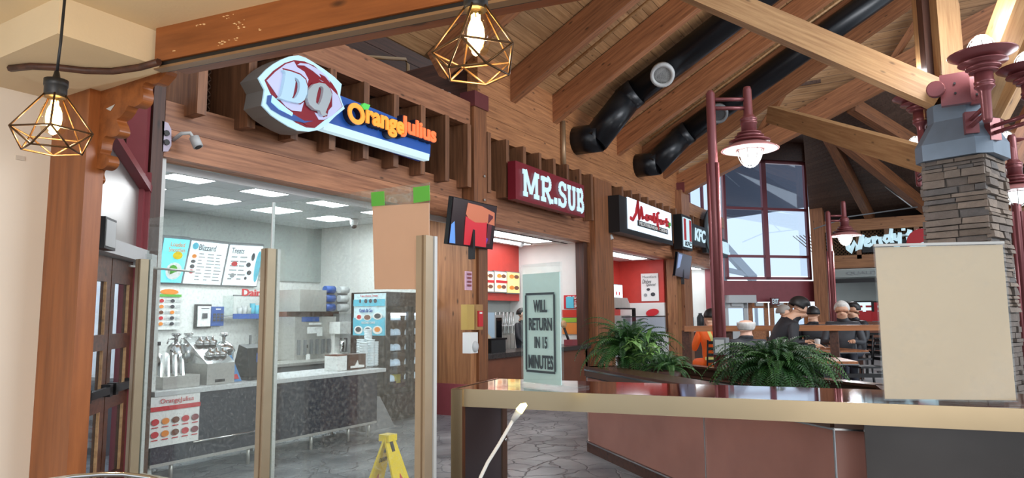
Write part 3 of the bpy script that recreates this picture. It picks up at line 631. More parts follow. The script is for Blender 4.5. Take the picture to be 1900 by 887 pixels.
def outline_letters(L_, name, Y, th, m): return ppoly(name, zp(L_), Y, th, m, dq)
# letter D: bowl as a ring of quads, letter Q likewise
def ring(name, outer, inner, Y, th, m, par):
    b = MB(); n = len(outer)
    for i in range(n):
        j = (i+1) % n; b.prism([Oy(*q, Y) for q in (outer[i], outer[j], inner[j], inner[i])], (0, th, 0))
    return b.build(name, m, par)
Do = zp([(400,205),(480,225),(560,255),(610,300),(632,370),(625,440),(600,500),(560,530),(480,515),(420,500),(355,480),(375,455),(395,380),(410,300),(420,240)])
Di = zp([(505,280),(520,285),(540,300),(555,330),(556,370),(550,410),(535,445),(520,470),(500,485),(480,480),(490,460),(500,410),(510,360),(515,320),(508,300)])
def grow(P_, k_):
    cx_ = sum(p[0] for p in P_)/len(P_); cy_ = sum(p[1] for p in P_)/len(P_); return [(cx_+(p[0]-cx_)*k_-1.0, cy_+(p[1]-cy_)*k_-.3) for p in P_]
ppoly('letter_outline', grow(Do, 1.09), 5.833, .004, m_emred, dq)
ring('letter', Do, Di, 5.79, .05, mat('letter_pale', (160, 190, 208), .25, emit=(170, 205, 228), es=.3), dq); ppoly('counter_shape', Di, 5.83, .004, m_emred, dq)
Qo = zp([(745,330),(800,340),(845,385),(868,440),(850,510),(825,570),(805,620),(825,640),(790,655),(765,640),(750,600),(700,590),(650,545),(628,480),(640,400),(690,345)])
Qi = zp([(755,365),(775,370),(785,390),(782,420),(775,460),(760,510),(745,535),(742,545),(738,545),(735,542),(730,540),(722,535),(712,520),(715,480),(728,420),(740,380)])
ppoly('letter_outline', grow(Qo, 1.08), 5.833, .004, m_emred, dq)
ring('letter', Qo, Qi, 5.79, .05, mat('letter_silver', (180, 192, 200), .2, .5, emit=(150, 165, 175), es=.25), dq); ppoly('counter_shape', Qi, 5.83, .004, m_emred, dq)
# orange and blue drink sign
oj = empty('drink_sign', Oy(720, 290, 6.1), 'long blue sign with raised orange letters beside the emblem', 'sign')
panel = [(618,172),(690,200),(760,229),(782,240),(793,252),(799,270),(798,290),(792,297),(600,232),(600,200)]
ppoly('panel', panel, 6.02, .16, mat('sign_blue', (36, 84, 160), .35, emit=(30, 80, 170), es=.15), oj)
ppoly('light_strip', [(603,226),(797,286),(796,298),(600,240)], 6.0, .1, m_signw, oj)
m_or = mat('letter_orange', (244, 160, 60), .3, emit=(244, 150, 60), es=.45); m_or2 = mat('letter_coral', (240, 120, 70), .3, emit=(240, 112, 64), es=.45); m_cream2 = mat('letter_edge', (250, 214, 150), .4, emit=(250, 200, 130), es=.3); m_dside = mat('letter_return', (40, 36, 50), .5)
a = Oy(649, 233, 5.9); 
def ring2(n, cx, cy, r1, r2, Y, th, m):
    O_ = [(cx+r1[0]*math.cos(t), cy+r1[1]*math.sin(t)+.38*r1[0]*math.cos(t)) for t in [k*math.pi/10 for k in range(20)]]
    I_ = [(cx+r2[0]*math.cos(t), cy+r2[1]*math.sin(t)+.38*r2[0]*math.cos(t)) for t in [k*math.pi/10 for k in range(20)]]
    return ring(n, O_, I_, Y, th, m, oj)
ring2('letter_O', 662, 211, (15.5, 19.5), (9, 11), 5.9, .02, m_or); ring2('letter_return', 662, 211, (15.5, 19.5), (9, 11), 5.92, .1, m_dside)
ppoly('leaf', [(671,196),(676,191),(687,195),(684,203),(676,203)], 5.89, .05, mat('leaf_green', (90, 200, 90), .4, emit=(60, 180, 70), es=.4), oj)
a = Oy(680, 233, 5.9); c = Oy(751, 250, 5.9); txt('letters', 'range', V((a.x, 5.92, Oy(728, 254, 5.9).z)), EX, ZU, c.x-a.x, .25, .02, m_or, oj, bold=.035)
txt('letter_returns', 'range', V((a.x-.01, 6.02, Oy(728, 254, 5.9).z-.01)), EX, ZU, c.x-a.x+.02, .27, .098, m_dside, oj, bold=.05)
a = Oy(745, 262, 5.9); c = Oy(810, 262, 5.9); txt('letters', 'Julius', V((a.x, 5.92, Oy(773, 262, 5.9).z)), EX, ZU, c.x-a.x, .30, .02, m_or2, oj, bold=.035)
txt('letter_returns', 'Julius', V((a.x-.01, 6.02, Oy(773, 262, 5.9).z-.01)), EX, ZU, c.x-a.x+.02, .32, .098, m_dside, oj, bold=.05)
# sandwich shop sign: slab serif letters built from strokes
def wallbox(name, x0, yt, x1, yb, Y, th, m, par):
    """upright panel: left edge at x0 between yt and yb, right edge at x1"""
    a = Oy(x0, yb, Y); t = Oy(x0, yt, Y); c = Oy(x1, yb, Y); return MB().box(a.x, Y, a.z, c.x, Y+th, t.z).build(name, m, par), a, c, t
ms = empty('sandwich_sign', Oy(1018, 380, 6.1), 'maroon sign with white glowing slab letters reading MR.SUB', 'sign')
_, a, c, t = wallbox('panel', 957, 298, 1084, 369, 6.02, .16, mat('sign_maroon', (124, 30, 42), .4), ms)
lw = c.x-a.x; lh = t.z-a.z
b = MB(); fr = (V((a.x+.22, 6.0, a.z+lh*.13)), EX, ZU); w = .085; H = lh*.70
def slab(b, L_, w=.10): 
    o_, ex, ey = fr
    for p, q in L_:
        P = V(p); Q = V(q); d = (Q-P).normalized(); nn = V((-d.y, d.x))*w/2
        b.prism([o_+ex*k.x+ey*k.y for k in (P+nn, P-nn, Q-nn, Q+nn)], EY*-.015)
def arcp(cx, cy, rx_, ry_, t0, t1, n=9): return [(cx+rx_*math.cos(math.radians(t0+(t1-t0)*i/n)), cy+ry_*math.sin(math.radians(t0+(t1-t0)*i/n))) for i in range(n+1)]
def seg(L_): return list(zip(L_[:-1], L_[1:]))
k = (lw-.36)/4.45
def X_(u): return (u+.07*(0 if u < 1.08 else 1 if u < 2 else 1.4 if u < 2.3 else 2.2 if u < 2.9 else 3.4 if u < 3.62 else 4.4))*k
M_ = [((X_(.12), 0), (X_(.12), H)), ((X_(.15), H), (X_(.5), H*.15)), ((X_(.5), H*.15), (X_(.85), H)), ((X_(.88), 0), (X_(.88), H)), ((0, .04), (X_(.28), .04)), ((X_(.7), .04), (X_(1.05), .04)), ((-.02, H-.04), (X_(.22), H-.04)), ((X_(.78), H-.04), (X_(1.05), H-.04))]
R_ = [((X_(1.28), 0), (X_(1.28), H)), ((X_(1.12), .04), (X_(1.45), .04)), ((X_(1.12), H-.05), (X_(1.6), H-.05)), ((X_(1.3), H*.48), (X_(1.6), H*.48)), ((X_(1.5), H*.48), (X_(1.82), 0)), ((X_(1.7), .04), (X_(1.98), .04))]+seg(arcp(X_(1.58), H*.74, X_(.2), H*.24, -90, 90))
Dt = [((X_(2.05), .06), (X_(2.25), .06)), ((X_(2.05), .09), (X_(2.25), .09))]
S_ = seg(arcp(X_(2.62), H*.74, X_(.22), H*.23, 20, 270))+seg(arcp(X_(2.62), H*.27, X_(.24), H*.23, 90, -160))+[((X_(2.84), H*.70), (X_(2.84), H)), ((X_(2.38), 0), (X_(2.38), H*.3))]
U_ = [((X_(3.08), H*.3), (X_(3.08), H)), ((X_(3.48), H*.3), (X_(3.48), H)), ((X_(2.95), H-.04), (X_(3.22), H-.04)), ((X_(3.35), H-.04), (X_(3.6), H-.04))]+seg(arcp(X_(3.28), H*.3, X_(.2), H*.27, 180, 360))
B_ = [((X_(3.78), 0), (X_(3.78), H)), ((X_(3.64), .045), (X_(4.0), .045)), ((X_(3.64), H-.045), (X_(3.98), H-.045)), ((X_(3.78), H*.5), (X_(4.0), H*.5))]+seg(arcp(X_(3.97), H*.75, X_(.14), H*.22, -90, 90))+seg(arcp(X_(3.99), H*.26, X_(.18), H*.24, -90, 90))
for nm, L_, wd_ in (('letter_M', M_, .085), ('letter_R', R_, .085), ('dot', Dt, .09), ('letter_S', S_, .085), ('letter_U', U_, .085), ('letter_B', B_, .085)):
    b = MB(); slab(b, L_, wd_); b.build(nm, m_signw, ms)
# mediterranean restaurant sign
mo = empty('lightbox_sign', Oy(1205, 430, 6.1), 'white lightbox sign with red script and black strip', 'sign')
_, a, c, t = wallbox('case', 1150, 362, 1248, 430, 6.02, .3, m_black, mo)
a0 = Oy(1166, 424, 6.0); t0 = Oy(1166, 366, 6.0); c0 = Oy(1246, 424, 6.0)
MB().box(a0.x, 6.0, a0.z, c0.x, 6.03, t0.z).build('face', mat('lightbox_face', (210, 226, 240), .3, emit=(206, 226, 244), es=.75), mo)
ww = c0.x-a0.x; hh = t0.z-a0.z
b = MB(); 0 and strokes(b, [[(.0, .25), (.05, .2), (.12, .45), (.16, .92), (.19, .3), (.24, .75), (.27, .35), (.31, .42)], [(.34, .40), (.36, .52), (.40, .52), (.41, .42), (.38, .36), (.34, .40)], [(.44, .38), (.44, .54), (.49, .54), (.5, .38)], [(.54, .72), (.54, .36), (.57, .38)], [(.51, .55), (.58, .55)], [(.66, .78), (.62, .72), (.63, .1)], [(.58, .5), (.68, .5)], [(.69, .4), (.71, .52), (.75, .5), (.74, .4), (.69, .4)], [(.78, .38), (.78, .52), (.82, .52)], [(.86, .68), (.86, .38), (.9, .4)], [(.83, .54), (.9, .54)]], .016, (V((a0.x+.08, 6.0, a0.z+.12)), EX*(ww*.95), ZU*(hh*.95)), 0)
bb = MB()
for ln in [[(.0, .25), (.05, .2), (.12, .45), (.16, .92), (.19, .3), (.24, .75), (.27, .35), (.31, .42)], [(.34, .40), (.36, .52), (.40, .52), (.41, .42), (.38, .36), (.34, .40)], [(.44, .38), (.44, .54), (.49, .54), (.5, .38)], [(.54, .72), (.54, .36), (.57, .38)], [(.51, .55), (.58, .55)], [(.66, .78), (.62, .72), (.63, .1)], [(.58, .5), (.68, .5)], [(.69, .4), (.71, .52), (.75, .5), (.74, .4), (.69, .4)], [(.78, .38), (.78, .52), (.82, .52)], [(.86, .68), (.86, .38), (.9, .4)], [(.83, .54), (.9, .54)]]:
    bb.tube([V((a0.x+.1+u*ww*.95, 5.985, a0.z+.1+v*hh*.9)) for u, v in ln], .045, 6)
bb.build('script_lettering', m_redp, mo)
MB().box(a0.x+ww*.18, 5.975, a0.z+hh*.17, c0.x-ww*.12, 5.99, a0.z+hh*.35).build('strip', m_black, mo)
txt('lettering', 'MEDITERRANEAN', V((a0.x+ww*.2, 5.97, a0.z+hh*.20)), EX, ZU, ww*.42, hh*.12, .01, m_paper, mo); txt('lettering', 'CUISINE', V((a0.x+ww*.65, 5.97, a0.z+hh*.20)), EX, ZU, ww*.21, hh*.12, .01, m_paper, mo)
MB().prism([V((a0.x+ww*u, 5.975, a0.z+hh*v)) for u, v in ((.86, .45), (.90, .62), (.95, .64), (.96, .5), (.93, .52), (.92, .40))], (0, -.01, 0)).build('leaf_mark', m_green, mo)
# chicken and taco signs
kf = empty('chicken_sign', Oy(1276, 430, 6.1), 'red and white striped chicken shop sign panel', 'sign')
a = Oy(1268, 457, 6.05); c = Oy(1283, 457, 6.05); t = Oy(1268, 403, 6.05); w = c.x-a.x; h = t.z-a.z
MB().box(a.x-.1, 6.05, a.z-.08, c.x+.1, 6.3, t.z+.08).build('case', m_black, kf)
MB().box(a.x, 6.03, a.z, c.x, 6.05, t.z).build('face', m_signw, kf)
MB().box(a.x+w*.06, 6.02, a.z+h*.22, a.x+w*.3, 6.03, t.z-h*.04).build('red_field', m_redp, kf); MB().box(a.x+w*.72, 6.02, a.z+h*.22, c.x-w*.06, 6.03, t.z-h*.04).build('red_field', m_redp, kf)
txt('lettering', 'KFC', V((a.x+w*.1, 6.02, a.z+h*.03)), EX, ZU, w*.8, h*.16, .01, m_black, kf, bold=.02, shear=.2)
k2 = empty('chicken_letters', Oy(1299, 440, 6.1), 'white glowing letters KFC on a black backing', 'sign')
a = Oy(1289, 446, 6.0); c = Oy(1309, 446, 6.0); t = Oy(1289, 422, 6.0)
MB().box(a.x-.15, 6.04, a.z-.12, c.x+.15, 6.25, t.z+.12).build('backing', m_black, k2); txt('letters', 'KFC', a, EX, ZU, c.x-a.x, t.z-a.z, .015, m_signw, k2, bold=.04, shear=.15)
k3 = empty('taco_sign', Oy(1324, 450, 6.1), 'dark sign with a white bell mark, half hidden by the red lamp post', 'sign')
c = Oy(1322, 430, 6.0); MB().lathe(c+EY*.1, [(.75, 0), (.75, .06)], 24, (EX, ZU, -EY)).build('disc', m_black, k3)
b = MB(); b.prism([c+V((u, 0, v)) for u, v in ((-.35, -.35), (.2, -.45), (.3, -.2), (.25, .3), (.0, .6), (-.3, .55), (-.42, .1))], (0, .03, 0)); b.build('bell_mark', m_signw, k3)
a = Oy(1316, 463, 6.0); c2 = Oy(1336, 463, 6.0); txt('letters', 'TACO BELL', V((a.x, 6.0, a.z)), EX, ZU, 2.6, .42, .05, m_signw, k3, bold=.03)
MB().box(a.x-.1, 6.06, a.z-.1, a.x+2.7, 6.2, a.z+.55).build('backing', m_black, k3)
# burger sign: script drawn with strokes on the far fascia
we = empty('burger_sign', Ox(1640, 475, WX-.2), "white glowing script sign reading Wendy's on the far fascia", 'sign')
a = Ox(1567, 474, WX-.25); c = Ox(1702, 474, WX-.25); t = Ox(1640, 430, WX-.25); ww = a.y-c.y; hh = t.z-a.z
b = MB()
def wst(L_, r=.12):
    for ln in L_: b.tube([V((WX-.25, a.y-u*ww, a.z+v*hh)) for u, v in ln], r, 8)
wst([[(.02, .86), (.05, .84), (.06, .30), (.08, .12), (.16, .62), (.19, .22), (.22, .28), (.27, .92)]], .085)
wst([[(.29, .52), (.36, .62), (.37, .74), (.33, .76), (.30, .58), (.31, .42), (.36, .40), (.40, .48)], [(.42, .82), (.43, .45)], [(.43, .62), (.48, .80), (.51, .74), (.52, .48), (.55, .5)], [(.65, .80), (.59, .80), (.57, .64), (.60, .52), (.65, .62), (.68, 1.12)], [(.66, .7), (.67, .52), (.70, .55)], [(.71, .9), (.71, .64), (.74, .60), (.78, .70), (.79, .92)], [(.79, .9), (.78, .4), (.74, .25), (.71, .36)], [(.84, 1.0), (.84, 1.1)], [(.95, .92), (.90, .98), (.88, .86), (.94, .78), (.94, .66), (.87, .62)]], .065)
b.build('script_lettering', m_signw, we)
b = MB().box(WX-.16, c.y-.1, a.z+.1*hh, WX-.1, a.y-.6, a.z+.62*hh); b.build('backing', m_black, we)
b = MB(); b.tube([V((WX-.14, a.y-.25*ww, a.z+.72*hh)), V((WX-.14, c.y-.4, a.z+.85*hh))], .05, 6); b.build('mounting_bar', m_lgrey, we)
c = Ox(1712, 450, WX-.3); b = MB(); b.lathe(c, [(.5, 0), (.5, .1)], 20, (EY, ZU, -EX)); o_ = b.build('round_plate', m_signw, we)
b = MB(); b.prism([c+V((-.12, .5*math.cos(t_), .5*math.sin(t_))) for t_ in [i*math.pi/9-.3 for i in range(10)]], (.02, 0, 0)); b.build('red_segment', m_redp, we)
# ================================================================== ICE CREAM SHOP
ib = MB().box(2.6, 9.7, 0, 9.2, 9.8, 2.22).build('wall_shop_back', m_white); tag(ib, kind='structure', label='back wall of the ice cream shop, white below and grey above')
part('upper_band', m_greyp, ib, (2.6, 9.66, 2.22, 9.2, 9.8, 3.3))
iw = MB().box(9.1, 7.28, 0, 9.2, 9.7, 3.3).build('wall_shop_right', m_white); tag(iw, kind='structure', label='white right hand wall of the ice cream shop')
il = MB().box(3.0, 6.75, 0, 3.1, 9.7, 3.3).build('wall_shop_left', m_white); tag(il, kind='structure', label='white left hand wall of the ice cream shop')
ic = MB().box(2.9, 6.7, 3.235, 9.2, 9.8, 3.3).build('ceiling_shop', m_greyp); tag(ic, kind='structure', label='tiled ceiling of the ice cream shop')
m_tile = mat('ceiling_tile', (200, 206, 206), .8, var=.05, vscale=9)
words = ['nearest the door side', 'second from the door side', 'third from the door side', 'beside the right hand wall']
for i in range(-3, 9):
    for j in range(5):
        x0 = 4.5+.55*i; y0 = 6.88+.6*j-.08*0
        if x0 < 3.1 or x0+.5 > 9.15: continue
        if i in (0, 2, 4, 6) and j in (0, 2):
            t = empty('ceiling_light', (x0+.27, y0+.29, 3.2), 'square lit ceiling panel of the ice cream shop, %s row, %s' % (['front', '', 'back'][j], words[i//2]), 'ceiling light', 'ceiling lights of the ice cream shop')
            part('frame', m_lgrey, t, (x0+.005, y0+.01, 3.2, x0+.545, y0+.02, 3.235), (x0+.005, y0+.58, 3.2, x0+.545, y0+.59, 3.235), (x0+.005, y0+.01, 3.2, x0+.015, y0+.59, 3.235), (x0+.535, y0+.01, 3.2, x0+.545, y0+.59, 3.235))
            part('diffuser', m_panel, t, (x0+.02, y0+.025, 3.202, x0+.53, y0+.575, 3.23))
        else: part('ceiling_tile', m_tile, ic, (x0+.004, y0+.004, 3.205, x0+.546, y0+.596, 3.235))
b = MB(); c = Oz(657, 408, 3.19); b.lathe((c.x, c.y, 3.08), [(.02, -.0), (.06, .03), (.07, .07), (.07, .12)], 12); o_ = b.build('dome_camera', m_lgrey); tag(o_, 'small white dome camera under the ice cream shop ceiling', 'camera')
MB().ball((c.x, c.y, 3.08), .05, .05, .04, 10, 6).build('lens', m_black, o_)
# menu screens on the back wall, leaning forward
def lean(px, YT, YB):
    (x0, y0), (x1, y1), (x2, y2), (x3, y3) = px
    return [Oy(x0, y0, YT), Oy(x1, y1, YT), Oy(x2, y2, YB), Oy(x3, y3, YB)]
def bil(q, u, v): return (q[0].lerp(q[1], u)).lerp(q[3].lerp(q[2], u), v)
def printed(q, m, parent, name, rects, off=.012):
    """flat print: rectangles in the sheet's own u (right) v (down) frame"""
    n = (q[1]-q[0]).cross(q[3]-q[0]).normalized()
    n = n if n.dot(CAM-q[0]) > 0 else -n
    b = MB()
    for u0, v0, u1, v1 in rects: b.prism([bil(q, u, v)+n*off for u, v in ((u0, v0), (u1, v0), (u1, v1), (u0, v1))], n*.002)
    return b.build(name, m, parent)
def sheet(name, q, m, label, cat, frame=None, th=.02, group=None):
    n = (q[1]-q[0]).cross(q[3]-q[0]).normalized(); n = n if n.dot(CAM-q[0]) > 0 else -n
    if frame:
        g_ = .03; c = sum(q, V())/4
        qq = [p+(p-c).normalized()*.035 for p in q]
        o = MB().prism([p-n*.02 for p in qq], -n*.05).build(name, frame); MB().prism([p-n*.005 for p in q], -n*.012).build('face', m, o)
    else: o = MB().prism(q, -n*th).build(name, m)
    tag(o, label, cat, group); return o
def flat_text(parent, q, s, u0, v0, u1, v1, m, bold=0, shear=0, off=.014):
    ex = (q[1]-q[0]); ey = (q[0]-q[3]); o = bil(q, u0, v1); n = ex.normalized().cross(ey.normalized())
    return txt('lettering', s, o+n*off, ex.normalized(), ey.normalized(), ex.length*(u1-u0), ey.length*(v1-v0), .004, m, parent, bold=bold, shear=shear)
def rrows(n, m, u0, u1, v0, v1, rng, fill=.5, mn=.4):
    R = []
    for i in range(n):
        for j in range(m):
            w = (u1-u0)/m; L_ = w*rng.uniform(mn, .92); v = v0+(v1-v0)*i/n; R.append((u0+w*j, v, u0+w*j+L_, v+(v1-v0)/n*fill))
    return R
rn = random.Random(3)
def blobs(q, parent, spots, cols, off=.013):
    n = (q[1]-q[0]).cross(q[3]-q[0]).normalized(); n = n if n.dot(CAM-q[0]) > 0 else -n
    for i, (u, v, ru, rv) in enumerate(spots):
        b = MB(); b.prism([bil(q, u+ru*math.cos(t), v+rv*math.sin(t))+n*off for t in [k*math.pi/6 for k in range(12)]], n*.003); b.build('picture', cols[i % len(cols)], parent)
q = lean([(306, 442), (353, 446), (336, 525), (293, 524)], 9.35, 9.62); s = sheet('menu_screen', q, m_screenc, 'cyan menu screen with a banana split picture, leftmost of three', 'menu screen', m_grey)
flat_text(s, q, 'Loaded', .25, .06, .8, .16, m_orange); flat_text(s, q, 'Smoothies', .2, .18, .85, .28, m_orange); blobs(q, s, [(.6, .36, .2, .09), (.55, .72, .34, .2), (.5, .70, .2, .12)], [m_yel, m_paper, m_green])
q = lean([(357, 447), (424, 454), (409, 529), (340, 526)], 9.35, 9.62); s = sheet('menu_screen', q, m_screen, 'white menu screen headed Blizzard in the middle', 'menu screen', m_grey)
flat_text(s, q, 'Blizzard', .2, .05, .66, .19, m_ink); printed(q, m_greyink, s, 'print', rrows(9, 3, .24, .95, .26, .95, rn, .32)); blobs(q, s, [(.12, .34, .06, .05), (.12, .46, .06, .04), (.12, .58, .06, .05), (.12, .70, .06, .05), (.1, .1, .08, .08)], [m_orange, m_ink, m_ink, m_redp, m_cyan])
q = lean([(428, 455), (489, 458), (476, 531), (413, 529)], 9.35, 9.62); s = sheet('menu_screen', q, m_screen, 'white menu screen headed Treats, rightmost of three', 'menu screen', m_grey)
flat_text(s, q, 'Treats', .05, .05, .42, .19, m_ink); printed(q, m_greyink, s, 'print', rrows(6, 2, .08, .6, .26, .92, rn, .3)); blobs(q, s, [(.72, .26, .05, .1), (.2, .45, .09, .06), (.62, .46, .07, .06), (.68, .66, .07, .06), (.2, .74, .07, .06), (.6, .8, .04, .04), (.9, .5, .08, .4)], [m_ink, m_redp, m_ink, m_ink, m_greyink, m_ink, m_cyan])
def wq(x0, yt, x1, yb, Y):
    a = Oy(x0, yt, Y); c = Oy(x1, yt, Y); d = Oy(x0, yb, Y); return [V((a.x, Y, a.z)), V((c.x, Y, a.z)), V((c.x, Y, d.z)), V((a.x, Y, d.z))]
q = wq(291, 535, 336, 612, 9.64); s = sheet('wall_menu', q, m_paper, 'white paper menu with small food pictures under the cyan screen', 'poster')
blobs(q, s, [(.5, .08, .38, .07)]+[(.2+.45*j, .3+.14*i, .09, .045) for i in range(5) for j in range(2)], [m_orange, m_redp, m_ink, m_orange, m_ink, m_brown]); printed(q, m_green, s, 'green_band', [(0, .14, 1, .2)], .02); printed(q, m_greyink, s, 'print', [(.33+.45*j, .27+.14*i+.03*k, .56+.42*j, .28+.14*i+.03*k) for i in range(5) for j in range(2) for k in range(3)])
q = wq(368, 568, 392, 606, 9.62); s = sheet('award_frame', q, m_paper, 'black framed certificate on the white wall', 'picture', m_black); printed(q, m_ink, s, 'print', [(.3, .35, .7, .6), (.2, .1, .8, .13)])
q = wq(393, 569, 416, 605, 9.62); s = sheet('wall_plaque', q, m_blue, 'blue wall plaque with dark squares beside the certificate', 'plaque'); printed(q, m_ink, s, 'print', [(.1+.3*j, .35+.15*i, .32+.3*j, .46+.15*i) for i in range(3) for j in range(3)]); printed(q, m_paper, s, 'print', [(.3, .1, .7, .16)])
# shelf with cups and red lettering
a = Oy(428, 586, 9.45); c = Oy(500, 590, 9.45)
sh = empty('cup_shelf', (a.x+.5, 9.55, a.z), 'small blue edged wall shelf with red script lettering above', 'shelf')
part('board', m_lgrey, sh, (a.x, 9.4, a.z-.02, c.x+.3, 9.66, a.z)); part('edge', m_blue, sh, (a.x, 9.38, a.z-.05, c.x+.3, 9.4, a.z+.03)); part('end_panel', m_glass, sh, (a.x, 9.4, a.z, a.x+.01, 9.66, a.z+.32))
part('top_bar', m_grey, sh, (a.x, 9.39, a.z+.31, c.x+.3, 9.41, a.z+.33))
aa = Oy(447, 567, 9.38); cc = Oy(500, 567, 9.38); txt('lettering', 'Dairy Queen', V((aa.x, 9.37, a.z+.28)), EX, ZU, 1.05, .15, .02, m_redp, sh, bold=.02)
def cup(px, h, r, m, lab, grp, Y=9.5, z=None):
    p = Oy(px, 586, Y); z0 = a.z if z is None else z
    b = MB(); b.lathe((p.x, p.y, z0), [(r*.7, 0), (r, h), (r*.9, h)], 12); o = b.build('paper_cup', m); tag(o, lab, 'cup', grp); return o
for i, (px, h, m, w) in enumerate([(444, .13, m_lgrey, 'small grey'), (453, .16, m_lgrey, 'tall grey'), (461, .13, m_greyp, 'pale grey'), (468, .2, m_cyan, 'tall cyan'), (476, .17, m_cyan, 'medium cyan'), (483, .14, m_cyan, 'short cyan'), (490, .12, m_lgrey, 'shortest pale')]):
    cup(px, h, .045, m, w+' paper cup on the blue edged wall shelf', 'cups on the wall shelf')
# ---- front counter
YC = 6.42
fc = empty('service_counter', (5.5, 6.8, 0), 'navy fronted ice cream counter with a pale worktop on steel legs', 'counter')
part('worktop', m_lgrey, fc, (3.95, YC-.03, .84, 7.24, 7.15, .885)); part('front_panel', m_navy, fc, (3.95, YC, .2, 7.1, YC+.05, .84)); part('end_panel', m_navy, fc, (7.05, YC+.05, .2, 7.1, 7.1, .84)); part('lower_rail', m_steel, fc, (3.95, YC, .17, 7.1, YC+.05, .2))
part('shelf_under', m_steel, fc, (3.95, 6.6, .2, 7.05, 7.1, .23))
for x in (4.2, 5.1, 6.0, 6.62, 7.0): MB().tube([(x, YC+.05, 0), (x, YC+.05, .2)], .02, 8).build('leg', m_steel, fc)
for x in (4.2, 5.6, 6.9): MB().tube([(x, 7.05, 0), (x, 7.05, .2)], .02, 8).build('leg', m_steel, fc)
b = MB(); b.tube([(4.35, YC-.06, .36), (5.35, YC-.06, .36)], .012, 6); b.build('foot_bar', m_steelc, fc)
q = wq(279, 738, 371, 832, YC-.012); q = [V((p.x, YC-.012, p.z)) for p in q]; z1 = q[0].z; z0 = q[2].z
s = sheet('counter_poster', q, m_paper, 'white drinks poster with a red band on the navy counter front', 'poster')
flat_text(s, q, 'OrangeJulius', .18, .05, .85, .17, m_redp); printed(q, m_redp, s, 'red_band', [(0, .2, 1, .29)]); blobs(q, s, [(.1+.2*j, .5+.25*i, .075, .065) for i in range(2) for j in range(5)], [m_redp, m_orange, m_brown, m_redp, m_maroon]); printed(q, m_redp, s, 'print', [(.04+.2*j, .6+.25*i, .16+.2*j, .62+.25*i) for i in range(2) for j in range(5)])
ZT = .887
def at(px, Y=6.75): return Oy(px, 700, Y).x
# toppings and machines on the counter
x0 = at(362); x1 = at(413); t = empty('topping_station', ((x0+x1)/2, 6.8, ZT), 'steel topping station box with shiny jar lids', 'toppings')
part('body', m_steel, t, (x0, 6.55, ZT, x1, 6.98, ZT+.22)); b = MB(); b.prism([(x0, 6.55, ZT+.22), (x0, 6.98, ZT+.5), (x0, 6.98, ZT+.22)], (x1-x0, 0, 0)); b.build('sloped_top', m_steelc, t); part('notch', m_black, t, (x0+.1, 6.545, ZT+.02, x1-.12, 6.55, ZT+.05))
for i in range(3):
    for j in range(2): b = MB(); b.lathe((x0+.06+(x1-x0-.1)/3*(i+.5), 6.66+.18*j, ZT+.29+.12*j), [(.05, 0), (.05, .04), (.02, .06), (.015, .09)], 12); b.build('jar_lid', m_steelc, t)
for n, px in enumerate((331, 354)):
    p = V((at(px, 6.95), 7.02, ZT)); t = empty('syrup_pump', p, 'tall steel syrup dispenser with a pump, %s of the pair' % ('left', 'right')[n], 'dispenser', 'syrup dispensers on the counter')
    b = MB(); b.lathe(p, [(.1, 0), (.1, .32), (.085, .4), (.04, .44)], 16); b.build('canister', m_steelc, t); b = MB(); b.lathe(p, [(.02, .44), (.02, .5), (.05, .52), (.05, .54)], 12); b.build('pump_head', m_steelc, t); b = MB(); b.tube([p+V((0, 0, .48)), p+V((-.1, -.03, .48)), p+V((-.12, -.03, .43))], .01, 6); b.build('spout', m_steelc, t)
p = V((at(418, 6.95), 7.0, ZT)); t = empty('dome_dispenser', p, 'dome lidded steel dispenser behind the blue leaflet stand', 'dispenser'); b = MB(); b.lathe(p, [(.11, 0), (.11, .3), (.13, .32), (.11, .38), (.05, .43)], 16); b.build('canister', m_steelc, t); b = MB(); b.lathe(p, [(.02, .43), (.02, .48), (.05, .5), (.04, .53)], 12); b.build('lid_knob', m_steelc, t)
x0 = at(281); x1 = at(349); t = empty('tray_rack', ((x0+x1)/2, 6.8, ZT), 'low steel tray rack with slanted lids at the left end', 'tray')
part('base', m_steel, t, (x0, 6.55, ZT, x1, 7.0, ZT+.12))
for k in range(4): b = MB(); b.prism([(x0+.08*k, 6.6, ZT+.12), (x0+.08*k+.02, 6.6, ZT+.12), (x0+.08*k+.2, 6.9, ZT+.32), (x0+.08*k+.18, 6.9, ZT+.32)], (.0, .05, .02)); b.build('lid', m_steelc, t)
part('tall_box', m_steel, t, (x0, 6.9, ZT+.12, x0+.16, 7.05, ZT+.42)); part('box_lid', m_black, t, (x0-.01, 6.89, ZT+.42, x0+.17, 7.06, ZT+.46))
qx = at(414, 6.6); t = MB().prism([(qx, 6.62, ZT), (qx+.24, 6.6, ZT), (qx+.19, 6.72, ZT+.28), (qx-.02, 6.74, ZT+.28)], (0, .012, .004)).build('leaflet_stand', mat('stand_blue', (66, 130, 190), .4)); tag(t, 'slanted blue leaflet stand on the ice cream counter', 'leaflet')
MB().prism([(qx+.03, 6.608, ZT+.03), (qx+.2, 6.598, ZT+.03), (qx+.19, 6.622, ZT+.08), (qx+.02, 6.63, ZT+.08)], (0, -.004, 0)).build('red_band', m_redp, t)
x0 = at(440); x1 = at(483); t = empty('till', ((x0+x1)/2, 6.8, ZT), 'black till seen from behind beside the tan post', 'till')
